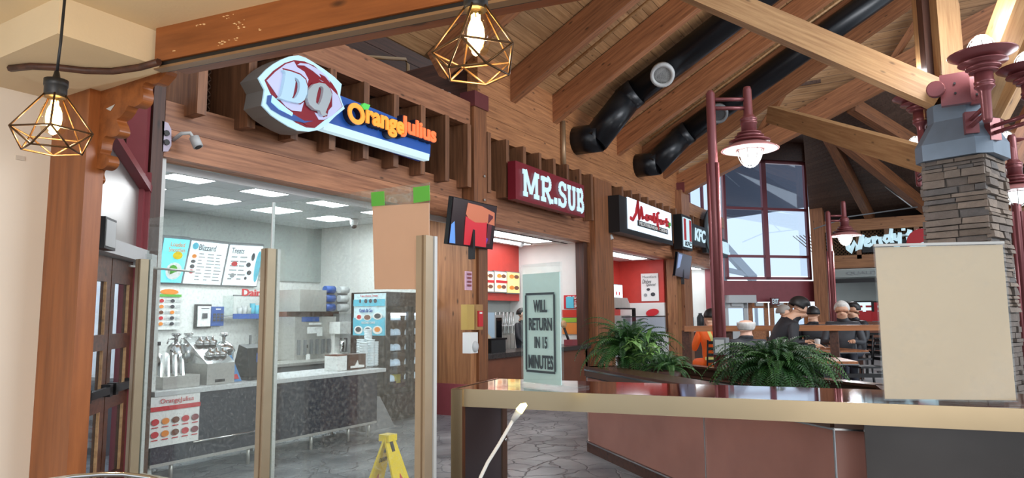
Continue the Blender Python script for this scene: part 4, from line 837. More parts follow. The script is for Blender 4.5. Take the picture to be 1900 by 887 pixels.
b = MB(); b.hexa([(x0+.06, 6.6, ZT), (x1-.04, 6.6, ZT), (x1-.04, 6.95, ZT), (x0+.06, 6.95, ZT), (x0-.03, 6.56, ZT+.36), (x1, 6.56, ZT+.36), (x1, 6.7, ZT+.4), (x0-.03, 6.7, ZT+.4)]); b.build('body', m_black, t); part('base', m_blackg, t, (x0, 6.55, ZT, x1, 7.0, ZT+.04)); part('pole', m_grey, t, ((x0+x1)/2, 6.75, ZT+.38, (x0+x1)/2+.02, 6.77, ZT+.5))
part('sticker', m_blue, t, ((x0+x1)/2-.05, 6.565, ZT+.2, (x0+x1)/2+.12, 6.572, ZT+.3))
p = at(489, 6.85); b = MB(); b.lathe((p, 6.9, ZT), [(.04, 0), (.04, .16), (.03, .18), (.015, .2)], 12); tag(b.build('spray_bottle', m_cyan), 'cyan bottle on the counter behind the tan post', 'bottle')
# napkin dispenser, white carton, cup stacks at the right end
x0 = at(637, 6.7); x1 = at(670, 6.7); t = empty('napkin_dispenser', ((x0+x1)/2, 6.8, ZT), 'brown napkin dispenser with a paper corner sticking out', 'dispenser'); part('body', mat('napkin_brown', (84, 60, 48), .4), t, (x0, 6.62, ZT, x1, 6.85, ZT+.2)); MB().prism([(x0+.04, 6.615, ZT+.02), (x1-.04, 6.615, ZT+.02), (x1-.04, 6.615, ZT+.05), ((x0+x1)/2+.02, 6.615, ZT+.06), ((x0+x1)/2, 6.615, ZT+.12), ((x0+x1)/2-.05, 6.615, ZT+.05), (x0+.04, 6.615, ZT+.05)], (0, -.01, 0)).build('napkin', m_paper, t)
x0 = at(617, 6.7); x1 = at(635, 6.7); t = part('lid_carton', m_paper, None, (x0, 6.62, ZT, x1, 6.85, ZT+.19)); tag(t, 'small white lid carton left of the napkin dispenser', 'carton'); part('top_edge', m_brown, t, (x0, 6.62, ZT+.19, x1, 6.85, ZT+.205))
for n, (px, Y, h, lab) in enumerate([(674, 6.7, .27, 'front stack'), (682, 6.95, .42, 'tallest stack'), (687, 6.72, .3, 'wide stack'), (694, 6.75, .28, 'stack at the right end'), (668, 6.98, .3, 'rear stack')]):
    p = V((at(px, Y), Y, ZT)); t = empty('cup_stack', p, f'{lab} of nested clear plastic cups by the cooler', 'cups', 'plastic cup stacks'); b = MB(); m_cup = mat('clear_cup', (214, 224, 228), .25)
    prof = [(.035, 0)]; z = 0
    h *= 1.2
    while z < h: prof += [(.058, z+.02), (.063, z+.03), (.054, z+.032)]; z += .035
    b.lathe(p, prof, 12); b.build('cups', m_cup, t)
# back counter, machines, cup dispenser
bc = empty('back_counter', (7.6, 8.4, 0), 'steel back bench along the ice cream shop wall', 'bench'); part('bench_top', m_steel, bc, (4.5, 8.2, .86, 8.4, 8.9, .9)); part('bench_body', m_grey, bc, (4.5, 8.3, 0, 8.4, 8.9, .86))
a = Oy(545, 690, 8.7); c = Oy(622, 690, 8.7); t_ = Oy(545, 588, 8.7)
fm = empty('freezer_machine', (a.x+.5, 9, .9), 'tall steel soft serve machine with paper notes taped on', 'machine')
MB().box(a.x, 8.7, .9, c.x, 9.4, t_.z).build('body', m_steel, fm); q = wq(573, 607, 596, 623, 8.69)
for r in ((570, 607, 588, 619), (588, 607, 598, 624), (573, 599, 596, 603)): MB().prism(wq(*r, 8.695), (0, -.005, 0)).build('note', m_paper, fm)
MB().prism(wq(560, 588, 592, 597, 8.695), (0, -.006, 0)).build('blue_label', m_blue, fm); MB().prism(wq(563, 640, 571, 646, 8.695), (0, -.006, 0)).build('switch', m_black, fm); MB().prism(wq(567, 657, 575, 668, 8.69), (0, -.006, 0)).build('note', m_paper, fm)
b = MB()
for k in range(9): b.box(a.x+.05+.13*k, 8.66, .98, a.x+.09+.13*k, 8.7, 1.22)
b.build('grille_bar', m_grey, fm)
a = Oy(620, 690, 8.75); c = Oy(652, 690, 8.75); t_ = Oy(620, 582, 8.75)
f2 = empty('steel_cabinet', (a.x+.2, 9, .9), 'pale steel cabinet with a red strip beside the cooler', 'cabinet'); MB().box(a.x+.1, 8.75, .9, c.x, 9.4, t_.z).build('body', m_lgrey, f2); MB().prism(wq(620, 613, 645, 620, 8.745), (0, -.006, 0)).build('red_strip', m_redp, f2)
t = empty('blender', Oy(628, 680, 8.5), 'white drinks mixer standing behind the counter', 'mixer'); p = Oy(632, 676, 8.55); p.z = .9; b = MB(); b.box(p.x-.12, 8.5, .9, p.x+.12, 8.7, .98); b.box(p.x-.1, 8.6, .98, p.x+.02, 8.7, 1.3); b.box(p.x-.13, 8.45, 1.3, p.x+.14, 8.7, 1.5); b.build('body', m_paper, t); b = MB(); b.lathe((p.x, 8.52, 1.0), [(.05, 0), (.06, .2)], 12); b.build('jug', m_steelc, t)
# cup dispenser over the machine
a = Oy(556, 578, 8.6); c = Oy(605, 578, 8.6); t_ = Oy(556, 537, 8.6); d = Oy(652, 578, 8.6)
cd = empty('cup_dispenser', (a.x+.5, 8.9, a.z), 'steel cup dispenser box with blue and white cup sleeves', 'dispenser')
b = MB(); b.box(a.x, 8.6, a.z, c.x, 9.4, t_.z); b.build('case', m_steel, cd); MB().box(c.x, 8.7, a.z, d.x, 9.4, t_.z).build('rack', m_grey, cd)
for i in range(3):
    for j in range(2):
        p = V((c.x+.12+.32*j, 8.66, a.z+.07+.15*i)); b = MB(); b.lathe(p, [(.06, -.1), (.065, .1), (.055, .1)], 12, (ZU, EY, EX)); b.build('cup_sleeve', m_blue if j == 0 else m_lgrey, cd)
part('bracket', m_brown, cd, (a.x, 8.9, a.z-.08, d.x, 9.4, a.z))
b = MB(); p = Oy(525, 590, 9.3); t = empty('wall_shelf', p, 'short dark shelf holding jars at the tan post', 'shelf'); part('board', m_grey, t, (p.x-.3, 9.3, p.z-.02, p.x+.12, 9.6, p.z+.02)); b = MB(); b.lathe((p.x-.05, 9.45, p.z+.02), [(.08, 0), (.08, .2), (.06, .25)], 10); b.build('jar', m_steelc, t)
# ---- cooler
x0, x1, y0, y1 = 7.95, 9.08, 7.0, 7.75
fr_ = empty('display_cooler', ((x0+x1)/2, 7.4, 0), 'black two door display cooler with lit shelves', 'cooler'); zt_ = 1.96
part('body', m_black, fr_, (x0, y0+.06, .0, x0+.04, y1, zt_), (x1-.04, y0+.06, 0, x1, y1, zt_), (x0, y1-.04, 0, x1, y1, zt_), (x0, y0+.06, 0, x1, y1, .45), (x0, y0+.06, 1.72, x1, y1, zt_))
part('header', m_blackg, fr_, (x0, y0, 1.74, x1, y0+.06, zt_)); part('kick_panel', m_blackg, fr_, (x0, y0, .06, x1, y0+.06, .42)); xm = (x0+x1)/2
for a_, c_ in ((x0, xm-.005), (xm+.005, x1)):
    d = part('door', m_black, fr_, (a_, y0, .43, a_+.07, y0+.05, 1.73), (c_-.07, y0, .43, c_, y0+.05, 1.73), (a_, y0, .43, c_, y0+.05, .5), (a_, y0, 1.66, c_, y0+.05, 1.73)); part('pane', m_pane, d, (a_+.07, y0+.02, .5, c_-.07, y0+.03, 1.66)); part('handle', m_blackg, d, (c_-.05 if a_ == x0 else a_+.02, y0-.03, .9, c_-.03 if a_ == x0 else a_+.04, y0-.01, 1.3))
for i in range(5): part('shelf', m_black, fr_, (x0+.05, y0+.1, .52+.235*i, x1-.05, y1-.05, .535+.235*i), (x0+.05, y0+.08, .50+.235*i, x1-.05, y0+.1, .56+.235*i))
m_clam = mat('clamshell_glow', (230, 234, 234), .2, emit=(225, 232, 232), es=.45)  # lids given a faint glow in place of the cooler's light
proto = None; ORD = ['lowest', 'second lowest', 'middle', 'second highest', 'highest']; PSN = ['at the left end', 'second from the left', 'third from the left', 'left one behind the right door', 'right one behind the right door']
for i in range(5):
    for j, xx in enumerate((x0+.12, x0+.25, x0+.38, xm+.12, xm+.3)):
        zz = .537+.235*i; p = V((xx+.055, y0+.2, zz))
        if i == 0 and j == 2: o = part('juice_carton', m_yel, None, (xx, y0+.14, zz, xx+.1, y0+.26, zz+.15)); tag(o, 'yellow carton on the lowest cooler shelf', 'carton'); continue
        if proto is None:
            proto = empty('dessert_box', p, 'white boxed dessert on the lowest cooler shelf, at the left end', 'dessert', 'boxed desserts in the cooler'); b = MB(); b.hexa([(p.x-.05, p.y-.06, zz), (p.x+.05, p.y-.06, zz), (p.x+.05, p.y+.06, zz), (p.x-.05, p.y+.06, zz), (p.x-.06, p.y-.07, zz+.05), (p.x+.06, p.y-.07, zz+.05), (p.x+.06, p.y+.07, zz+.05), (p.x-.06, p.y+.07, zz+.05)]); b.build('tray', m_ink, proto)
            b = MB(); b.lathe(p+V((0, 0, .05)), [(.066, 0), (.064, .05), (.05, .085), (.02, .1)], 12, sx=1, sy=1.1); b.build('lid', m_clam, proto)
        else: dup(proto, p, random.uniform(-.2, .2), 'white boxed dessert on the %s cooler shelf, %s' % (ORD[i], PSN[j]))
part('shelf_light', mat('cooler_light', (255, 255, 255), .5, emit=(235, 245, 255), es=9), fr_, (x0+.06, y0+.08, 1.6, x1-.06, y0+.1, 1.64))
q = [V((x0-.012, 7.68, 1.94)), V((x0-.012, y0+.03, 1.94)), V((x0-.012, y0+.03, 1.30)), V((x0-.012, 7.68, 1.30))]
s = sheet('cake_poster', q, mat('poster_pale', (206, 232, 238), .5), 'pale blue cake poster on the side of the display cooler', 'poster')
printed(q, m_cyan, s, 'bands', [(0, .14, 1, .3), (0, .58, 1, 1)]); flat_text(s, q, 'Take Home Treats', .22, .03, .78, .08, m_redp, off=.016); flat_text(s, q, 'Grab & Go', .2, .36, .62, .45, m_blue, bold=.02, off=.016); flat_text(s, q, 'BLIZZARD CAKES', .28, .67, .7, .72, m_paper, off=.016)
blobs(q, s, [(.2, .56, .12, .08), (.46, .57, .13, .08), (.78, .54, .15, .09), (.18, .87, .14, .1), (.48, .88, .14, .1), (.78, .87, .15, .1), (.22, .18, .03, .05), (.4, .18, .05, .05), (.55, .18, .05, .05), (.7, .18, .05, .05)], [m_paper]*6+[m_ink]*4, .015)
blobs(q, s, [(.2, .56, .07, .05), (.46, .57, .1, .06), (.78, .54, .1, .06), (.18, .86, .09, .06), (.48, .87, .09, .06), (.78, .86, .09, .06)], [m_redp, m_brown, m_ink, m_ink, m_ink, m_orange], .019)
b = MB(); b.prism([(7.25, 6.75, 0), (7.85, 6.75, 0), (7.75, 6.95, .42), (7.35, 6.95, .42)], (0, .3, 0)); tag(b.build('waste_bin', m_grey), 'grey low bin between the counter end and the cooler', 'bin')
# ================================================================== SANDWICH SHOP
YS = 8.25
sw = MB().box(9.6, YS, Oy(920, 545, YS).z-.15, 14.05, YS+.1, 3.25).build('wall_sandwich', m_red); tag(sw, kind='structure', label='red menu wall of the sandwich shop')
sr = MB().box(14.0, 6.7, 0, 14.1, YS+.35, 3.25).build('wall_sandwich_right', m_white); tag(sr, kind='structure', label='white tiled right wall of the sandwich shop')
sb = MB().box(9.6, YS+.25, 0, 14.0, YS+.35, 3.2).build('wall_sandwich_back', m_greyp); tag(sb, kind='structure', label='grey kitchen wall behind the sandwich counter')
sc_ = MB().box(9.5, 6.7, 3.21, 14.1, YS+2.1, 3.3).build('ceiling_sandwich', m_white); tag(sc_, kind='structure', label='white ceiling of the sandwich shop')
for n, (x0, y0, x1, y1, lab) in enumerate([(10.7, 7.0, 13.3, 7.45, 'long lit ceiling panel nearest the sandwich lintel'), (10.9, 7.7, 13.6, 8.0, 'long lit ceiling panel beside the sandwich menu wall')]):
    t = empty('ceiling_light', ((x0+x1)/2, y0, 3.2), lab, 'ceiling light'); part('diffuser', m_panel2, t, (x0, y0, 3.19, x1, y1, 3.205)); part('frame', m_lgrey, t, (x0-.03, y0-.03, 3.195, x1+.03, y1+.03, 3.21))
for x in [10+.6*k for k in range(8)]: part('ceiling_bar', m_lgrey, sc_, (x-.01, 6.7, 3.2, x+.01, YS, 3.21))
b = MB(); p = Oz(952, 452, 3.2); b.lathe((p.x, p.y-.2, 3.1), [(.02, 0), (.07, .04), (.08, .1)], 12); tag(b.build('dome_camera', m_lgrey), 'white dome camera under the sandwich shop ceiling', 'camera')
for n, (x0, x1, yt, yb, mt, nm) in enumerate([(880, 889, 502, 540, m_paper, 'leftmost'), (893, 916, 503, 540, m_paper, 'second'), (919, 940, 504, 541, m_paper, 'third'), (942, 964, 505, 543, m_yel, 'rightmost, all yellow')]):
    q = wq(x0, yt, x1, yb, YS-.08); s = sheet('menu_board', q, mat('sub_menu_glow', (240, 226, 200), .3, emit=(245, 225, 190), es=.55) if mt is m_paper else mat('sub_menu_yellow', (236, 214, 140), .3, emit=(240, 210, 130), es=.5), 'lit sandwich menu panel on the red wall, '+nm, 'menu screen', m_grey)
    for r in range(2): blobs(q, s, [(.3+.4*k, .2+.55*r, .2, .1) for k in range(2)], [m_orange, m_brown, m_green])
    if mt is m_paper: printed(q, m_redp, s, 'red_band', [(0, .42, 1, .56)], .02)
# counter of the sandwich shop
zc = .93
sc2 = empty('sandwich_counter', (11.8, 6.7, 0), 'brown fronted sandwich counter with a dark worktop', 'counter'); part('worktop', m_ctop, sc2, (9.52, 6.4, zc-.08, 13.98, 7.1, zc)); part('front_panel', m_brown, sc2, (9.52, 6.5, 0, 13.98, 7.0, zc-.08))
p0_ = Oy(885, 640, 7.0)
t = part('takeout_box', m_black, None, (Oy(903, 664, 6.75).x, 6.65, zc, Oy(930, 664, 6.75).x, 7.0, zc+.24)); tag(t, 'black box of lids on the sandwich counter', 'box'); part('rim', m_blackg, t, (Oy(898, 664, 6.75).x, 6.63, zc+.22, Oy(931, 664, 6.75).x, 7.02, zc+.25))
a = Oy(890, 645, 7.8); c = Oy(918, 645, 7.8); t = empty('white_fridge', (a.x, 8.0, 0), 'pale blue upright fridge with an open glass side in the sandwich kitchen', 'fridge'); part('body', mat('pale_blue', (168, 190, 205), .4), t, (a.x, 7.8, 0, c.x, 8.2, Oy(890, 580, 7.8).z)); part('door', m_steel, t, (c.x, 7.8, .6, c.x+.3, 7.85, Oy(890, 585, 7.8).z)); part('pane', m_blackg, t, (c.x+.05, 7.78, .7, c.x+.26, 7.8, Oy(890, 590, 7.8).z))
b = MB(); rn2 = random.Random(5)
for k in range(5):
    x = c.x+.34+.16*k; t = empty('kitchen_rack', (x, 8.0, 0), ['wire rack holding trays at the left of the sandwich kitchen', 'steel slicer in the sandwich kitchen', 'steel mixer with pipes in the sandwich kitchen', 'steel oven in the sandwich kitchen', 'steel pot rack beside the white wall'][k], 'equipment')
    part('body', m_steel, t, (x, 7.9, 0, x+.14, 8.2, rn2.uniform(1.0, 1.2))); bb = MB(); bb.tube([(x+.02, 8.0, 1.1), (x+.02, 8.0, 1.65), (x+.12, 8.0, 1.65), (x+.12, 8.0, 1.1)], .015, 6); bb.build('pipe', m_steelc, t); part('tray', m_lgrey, t, (x+.02, 7.9, 1.35, x+.13, 8.15, 1.37))
# notices on the right wall (they face the camera side)
def xq(x0, yt, x1, yb, X):
    a = Ox(x0, yt, X); c = Ox(x1, yt, X); d = Ox(x0, yb, X); return [V((X, a.y, a.z)), V((X, c.y, a.z)), V((X, c.y, d.z)), V((X, a.y, d.z))]
q = xq(1046, 548, 1085, 573, 13.98); s = sheet('order_sign', q, m_redp, 'red PLEASE ORDER HERE notice on the white wall', 'sign')
for i, w_ in enumerate(('PLEASE', 'ORDER', 'HERE')): flat_text(s, q, w_, .2, .06+.32*i, .95 if i < 2 else .8, .30+.32*i, m_paper, bold=.02)
q = xq(1050, 551, 1064, 572, 13.95); s = sheet('paper_note', q, m_cyan, 'pale blue note stuck over the red order notice', 'note')
for n, (y0_, y1_, c_) in enumerate([(575, 589, (200, 64, 52)), (590, 598, (150, 190, 70)), (599, 620, (226, 140, 70))]):
    q = xq(1043, y0_, 1086, y1_, 13.985); s = MB().prism(q, (-.01, 0, 0)).build('tile_band', mat('tile_%d' % n, c_, .3), sr)
x = Ox(1062, 645, 13.6); t = empty('card_reader', (13.5, x.y, zc), 'card reader stand with a maroon foot by the order notice', 'card reader'); b = MB(); b.tube([(13.5, x.y, zc), (13.4, x.y+.1, zc+.4)], .03, 6); b.build('pole', m_black, t); part('foot', m_maroon, t, (13.4, x.y-.1, zc, 13.65, x.y+.1, zc+.12)); b = MB(); b.ball((13.4, x.y+.1, zc+.45), .07, .07, .09, 8, 6); b.build('head', m_lit, t)
# items hung on the post by the sandwich shop: dispenser boxes, notice, television
def postq(x0, yt, x1, yb, Y=6.2): return wq(x0, yt, x1, yb, Y)
q = postq(864, 503, 876, 538, 6.19); s = sheet('pink_notice', q, mat('pink_print', (214, 170, 190), .6), 'pink printed notice on the storefront post', 'notice'); printed(q, m_maroon, s, 'print', [(.2, .1+.2*k, .8, .2+.2*k) for k in range(4)])
q = postq(867, 565, 880, 612, 6.1); t = MB().prism(q, (0, .12, 0)).build('yellow_dispenser', mat('mustard_box', (190, 158, 84), .4)); tag(t, 'mustard yellow upright box fixed to the storefront post', 'dispenser')
a = Oy(881, 612, 6.15); c = Oy(893, 612, 6.15); t2 = Oy(881, 565, 6.15); t = MB().box(a.x, 6.12, a.z, c.x, 6.2, t2.z).build('menu_pocket', mat('kraft_box', (170, 130, 80), .6)); tag(t, 'brown leaflet pocket beside the mustard box', 'leaflet holder'); part('leaflet', m_redp, t, (a.x+.03, 6.1, a.z+.05, c.x-.02, 6.12, t2.z-.1)); part('leaflet', m_paper, t, (a.x+.06, 6.09, a.z+.25, c.x-.06, 6.1, t2.z-.12))
p = Oy(873, 636, 6.12); b = MB(); b.box(p.x-.1, 6.05, p.z-.16, p.x+.1, 6.2, p.z+.16); o_ = b.build('sanitizer', m_paper); tag(o_, 'white hand sanitiser dispenser on the storefront post', 'dispenser'); b = MB(); b.ball((p.x+.02, 6.05, p.z-.06), .08, .05, .09, 10, 6); b.build('nozzle_cover', m_lgrey, o_)
# beige paper bag and red rack just inside the sandwich shop
p = Oy(890, 655, 6.9); t = empty('bag_rack', (p.x, 6.9, zc), 'red rack with beige paper bags on the sandwich counter', 'rack'); b = MB(); b.tube([(p.x-.1, 6.8, zc), (p.x-.05, 6.9, zc+.35)], .012, 6); b.tube([(p.x+.05, 6.8, zc), (p.x-.02, 6.9, zc+.35)], .012, 6); b.build('wire_frame', m_black, t)
b = MB(); b.prism([(p.x-.15, 6.8, zc+.3), (p.x+.0, 6.8, zc+.42), (p.x+.32, 6.8, zc+.2), (p.x+.27, 6.8, zc+.12), (p.x+.05, 6.8, zc+.28)], (0, .12, 0)); b.build('paper_bag', mat('bag_paper', (214, 190, 160), .7), t); b = MB(); b.ball((p.x-.1, 6.9, zc+.45), .12, .08, .1, 8, 6); b.build('red_packet', m_redp, t)
def tv(name, qd, mface, label, parts_):
    c = sum(qd, V())/4; n = (qd[1]-qd[0]).cross(qd[3]-qd[0]).normalized(); n = n if n.dot(CAM-c) > 0 else -n
    t = empty(name, c-ZU*.4, label, 'television'); MB().prism([p+(p-c).normalized()*.03-n*.01 for p in qd], -n*.06).build('case', m_blackg, t); sc = MB().prism(qd, -n*.008).build('screen', mface, t)
    for pl, m in parts_: MB().prism([bil(qd, u, v)+n*.004 for u, v in pl], n*.002).build('screen_shape', m, sc)
    b = MB(); b.beam(c-n*.05-ZU*.55, c-n*.05, .08, .08, n); b.build('bracket', m_black, t); return t
e = lambda nm, c, s=.35: mat(nm, c, .3, emit=c, es=s)
qd = [Oy(842, 366, 5.75), Oy(922, 384, 6.0), Oy(914, 462, 6.15), Oy(833, 452, 5.9)]
tv('wall_television', qd, e('tv_dark', (38, 22, 26), .3), 'tilted television showing red and orange shapes on the storefront post', [
 ([(.30, .05), (.62, .06), (.95, .15), (.98, .45), (.72, .42), (.42, .5), (.28, .3)], e('tv_orange', (190, 110, 80))), ([(.28, .35), (.5, .45), (.78, .4), (.82, .98), (.3, .98)], e('tv_red', (196, 44, 56))), ([(.55, .45), (.7, .7), (.85, .78), (.8, .98), (.6, .98), (.66, .8), (.5, .6)], e('tv_violet', (92, 60, 160))), ([(.0, .58), (.06, .5), (.12, .98), (.0, .98)], e('tv_blue', (100, 150, 220))), ([(.8, .2), (.92, .24), (.9, .9), (.82, .9)], e('tv_wine', (90, 34, 44)))])
qd = [Oy(1258, 468, 6.0), Oy(1284, 476, 6.15), Oy(1279, 518, 6.2), Oy(1253, 511, 6.05)]
tv('wall_television', qd, e('tv_grey', (58, 56, 66), .3), 'small dark television on the post below the striped chicken sign', [([(.05, .05), (.3, .05), (.22, .6), (.05, .7)], e('tv_pale', (130, 150, 190)))])
for px, py, Y, lab in ((358, 262, 6.2, 'white security camera on the lintel beside the emblem'), (1133, 440, 6.3, 'small security camera on the post below the white lightbox sign')):
    p = Oy(px, py, Y); t = empty('security_camera', p, lab, 'camera'); k_ = 1.0; b = MB(); b.tube([V((p.x-.07, 6.42, p.z+.03)), V((p.x-.06, Y+.1, p.z+.08)), V((p.x, Y+.05, p.z+.09)), V((p.x+.03, Y+.03, p.z+.03))], .02, 8); b.build('bracket', m_lgrey, t); b = MB(); b.tube([V((p.x+.03, Y+.03, p.z+.05)), V((p.x+.055, Y-.01, p.z-.05))], .05, 12); b.build('housing', m_lgrey, t); b = MB(); b.tube([V((p.x+.055, Y-.01, p.z-.05)), V((p.x+.057, Y-.013, p.z-.056))], .035, 10); b.build('lens', m_black, t)
p = Oy(308, 255, 6.42); t = MB().prism([Oy(x, y, 6.4) for x, y in ((301, 224), (312, 228), (318, 240), (318, 270), (312, 281), (301, 281))], (0, .05, 0)).build('socket_plate', mat('lilac_plate', (190, 178, 196), .5)); tag(t, 'pale lilac outlet plate with two holes on the lintel end', 'outlet')
for yy in (247, 264): MB().lathe(Oy(309, yy, 6.39), [(.03, 0), (.03, .01)], 10, (EX, ZU, -EY)).build('socket', m_black, t)
# ================================================================== MEDITERRANEAN SHOP AND CHICKEN SHOP
YM = 8.1
mb_ = MB().box(14.9, YM, 0, 20.0, YM+.1, 3.25).build('wall_mediterranean', m_red); tag(mb_, kind='structure', label='red back wall of the mediterranean shop')
mr_ = MB().box(19.9, 6.7, Ox(1200, 562, 19.9).z, 20.0, YM, 3.25).build('wall_mediterranean_right', m_red); tag(mr_, kind='structure', label='red side wall above white tiles')
part('tile_wall', m_white, mr_, (19.88, 6.7, 0, 20.0, YM, Ox(1200, 562, 19.9).z))
mc_ = MB().box(14.6, 6.7, 3.21, 20, YM, 3.3).build('ceiling_mediterranean', m_white); tag(mc_, kind='structure', label='white ceiling of the mediterranean shop')
t = empty('ceiling_light', (17, 7.2, 3.2), 'long lit ceiling panel of the mediterranean shop', 'ceiling light'); part('diffuser', m_panel2, t, (15.3, 6.95, 3.19, 19.2, 7.4, 3.205)); part('frame', m_lgrey, t, (15.25, 6.9, 3.195, 19.25, 7.45, 3.21))
q = xq(1189, 508, 1221, 559, 19.86); s = sheet('daily_poster', q, m_paper, 'white dishes special poster on the red side wall', 'poster'); flat_text(s, q, 'Montfort', .1, .08, .9, .17, m_greyink); flat_text(s, q, 'Dishes', .08, .22, .6, .36, m_ink, shear=.3); flat_text(s, q, 'Special', .3, .36, .85, .48, m_ink, shear=.3); blobs(q, s, [(.42, .58, .1, .05), (.25, .78, .1, .06), (.68, .76, .13, .07)], [m_ink, m_greyink, m_ink])
q = xq(1200, 572, 1221, 588, 19.86); c = sum(q, V())/4; b = MB(); b.prism([c+V((0, .2*math.cos(t_), .11*math.sin(t_)-.03*math.cos(t_))) for t_ in [k*math.pi/10 for k in range(20)]], (-.02, 0, 0)); tag(b.build('oval_badge', m_redp), 'red oval badge on the white tiles', 'sign')
for n, (x0, x1) in enumerate(((1127, 1136), (1138, 1155))):
    q = wq(x0, 528, x1, 560, YM-.3); s = sheet('curved_menu', q, m_screen, 'white curved menu panel on the red wall, %s one' % ('left', 'right')[n], 'menu screen', m_grey); printed(q, m_redp, s, 'print', [(.25+.3*k, .4, .35+.3*k, .6) for k in range(2)])
part('menu_ledge', m_red, mb_, (15.2, YM-.5, Oy(1140, 567, YM-.4).z, Oy(1157, 567, YM-.4).x, YM, Oy(1140, 562, YM-.4).z))
t = empty('hood', (16, 7.6, 1.0), 'steel hood and grill behind the left fern', 'equipment'); a = Oy(1127, 600, 7.6); c = Oy(1158, 600, 7.6); part('hood_top', m_steel, t, (a.x, 7.4, 1.75, c.x, 8, 1.85)); b = MB(); b.prism([(a.x, 7.4, 1.85), (c.x, 7.4, 1.85), (c.x-.2, 7.4, 2.05), (a.x, 7.4, 2.05)], (0, .5, 0)); b.build('canopy', m_steel, t); part('grill', m_steel, t, (a.x, 7.4, .0, c.x, 8, 1.55)); part('glass_edge', m_black, t, (c.x, 7.25, 1.0, c.x+.05, 7.35, 1.75), (a.x, 7.25, 1.72, c.x, 7.35, 1.76))
mct = empty('mediterranean_counter', (17.5, 6.9, 0), 'glass topped food counter of the mediterranean shop', 'counter'); part('front_panel', m_lgrey, mct, (15.1, 6.6, 0, 19.9, 7.1, 1.0)); part('glass', m_pane, mct, (16.5, 6.65, 1.0, 19.8, 6.67, 1.5)); part('glass_rail', m_black, mct, (16.5, 6.64, 1.5, 19.8, 6.7, 1.53))
kw = MB().box(21.1, 8.6, 0, 24.4, 8.7, 3.3).build('wall_chicken', m_white); tag(kw, kind='structure', label='white wall inside the chicken shop')
part('side_wall', m_white, kw, (25.3, 6.9, 0, 25.4, 9, 3.3)); part('maroon_wall', m_maroon, kw, (25.2, 6.62, 0, 25.3, 6.92, 3.2)); part('side_wall', m_white, kw, (24.2, 6.9, 0, 24.4, 8.6, 3.3)) if False else None
kc = MB().box(21, 6.7, 3.21, 26, 8.8, 3.3).build('ceiling_chicken', m_white); tag(kc, kind='structure', label='white ceiling of the chicken shop')
t = part('ceiling_light', m_panel2, None, (21.6, 7.0, 3.19, 25, 7.5, 3.205)); tag(t, 'long lit ceiling panel of the chicken shop', 'ceiling light')
kt = empty('chicken_counter', (23, 6.8, 0), 'counter of the chicken shop with dark board front', 'counter'); part('worktop', m_lgrey, kt, (21.12, 6.4, 1.0, 25.15, 7.2, 1.05)); part('front_panel', m_dark, kt, (21.12, 6.5, 0, 25.15, 7.1, 1.0))
q = xq(1317, 573, 1327, 590, 25.18); s = sheet('notice_stand', q, m_black, 'dark notice with pale lines on the maroon wall', 'notice'); printed(q, m_lgrey, s, 'print', [(.1, .1, .9, .3), (.1, .5, .9, .8)])
for n, (px, m) in enumerate(((1274, m_blue), (1281, m_cyan), (1300, m_black), (1312, m_brown), (1319, m_redp))):
    p = Oy(px, 606, 6.7); b = MB(); b.lathe((p.x, 6.7, 1.05), [(.12, 0), (.12, .4), (.06, .5), (.06, .55)], 10); tag(b.build('counter_bottle', m), ['blue', 'cyan', 'black', 'brown', 'red'][n]+' container on the chicken shop counter', 'container')
# ================================================================== STONE PILLAR, TIMBERS, LAMPS
PC = V((10.04, -.49, 0)); tv_ = (V((CAM.x, CAM.y, 0))-PC).normalized(); rt = V((-tv_.y, tv_.x, 0)); rt = rt if rt.dot(cr0) > 0 else -rt
def sq(R, z, ch=0.0, th=26.7):
    vs = [tv_*math.cos(math.radians(th+90*k))+rt*math.sin(math.radians(th+90*k)) for k in range(4)]
    if not ch: return [PC+v*R+ZU*z for v in vs]
    o = []
    for k in range(4): o += [PC+vs[k].lerp(vs[k-1], ch)*R+ZU*z, PC+vs[k].lerp(vs[(k+1) % 4], ch)*R+ZU*z]
    return o
pil = MB().prism(sq(.455, .24), (0, 0, 3.2)).build('stone_pillar', m_st[3]); tag(pil, kind='structure', label='square pillar clad in stacked ledge stone under a blue metal cap')
rn = random.Random(11); cnt = 0; rest = MB()
for k in range(4):
    a = sq(.455, 0)[k]; b_ = sq(.455, 0)[(k+1) % 4]; e = (b_-a).normalized(); L_ = (b_-a).length; n = e.cross(ZU); n = n if n.dot(a-PC+b_-PC) > 0 else -n
    z = .26; vis = n.dot(tv_) > 0
    while z < 3.44:
        h = rn.choice([.045, .055, .06, .07, .085, .1]); h = min(h, 3.46-z); s = -.02
        while s < L_:
            w = rn.uniform(.16, .42); w = min(w, L_+.02-s); w = L_+.02-s if L_+.02-s-w < .1 else w
            pr = rn.uniform(.015, .06); fr = (a, e, n, ZU)
            if vis and z > 1.55:
                b = MB(); j = lambda: rn.uniform(-.008, .008)
                g0 = [(s+.004, -.02, z), (s+w-.004, -.02, z), (s+w-.004, pr+j(), z+abs(j())), (s+.004, pr+j(), z+abs(j())), (s+.004, -.02, z+h-.006), (s+w-.004, -.02, z+h-.006), (s+w-.008, pr-.008+j(), z+h-.008+j()*.5), (s+.008, pr-.008+j(), z+h-.008+j()*.5)]
                b.hexa([a+e*p+n*q+ZU*r for p, q, r in g0]); b.build('stone', m_st[rn.randrange(5)], pil); cnt += 1
            else: rest.fbox(fr, s+.004, -.02, z, s+w-.004, pr, z+h-.008)
            s += w
        z += h
tag(rest.build('stone_rest', m_st[1], pil), kind='stuff')
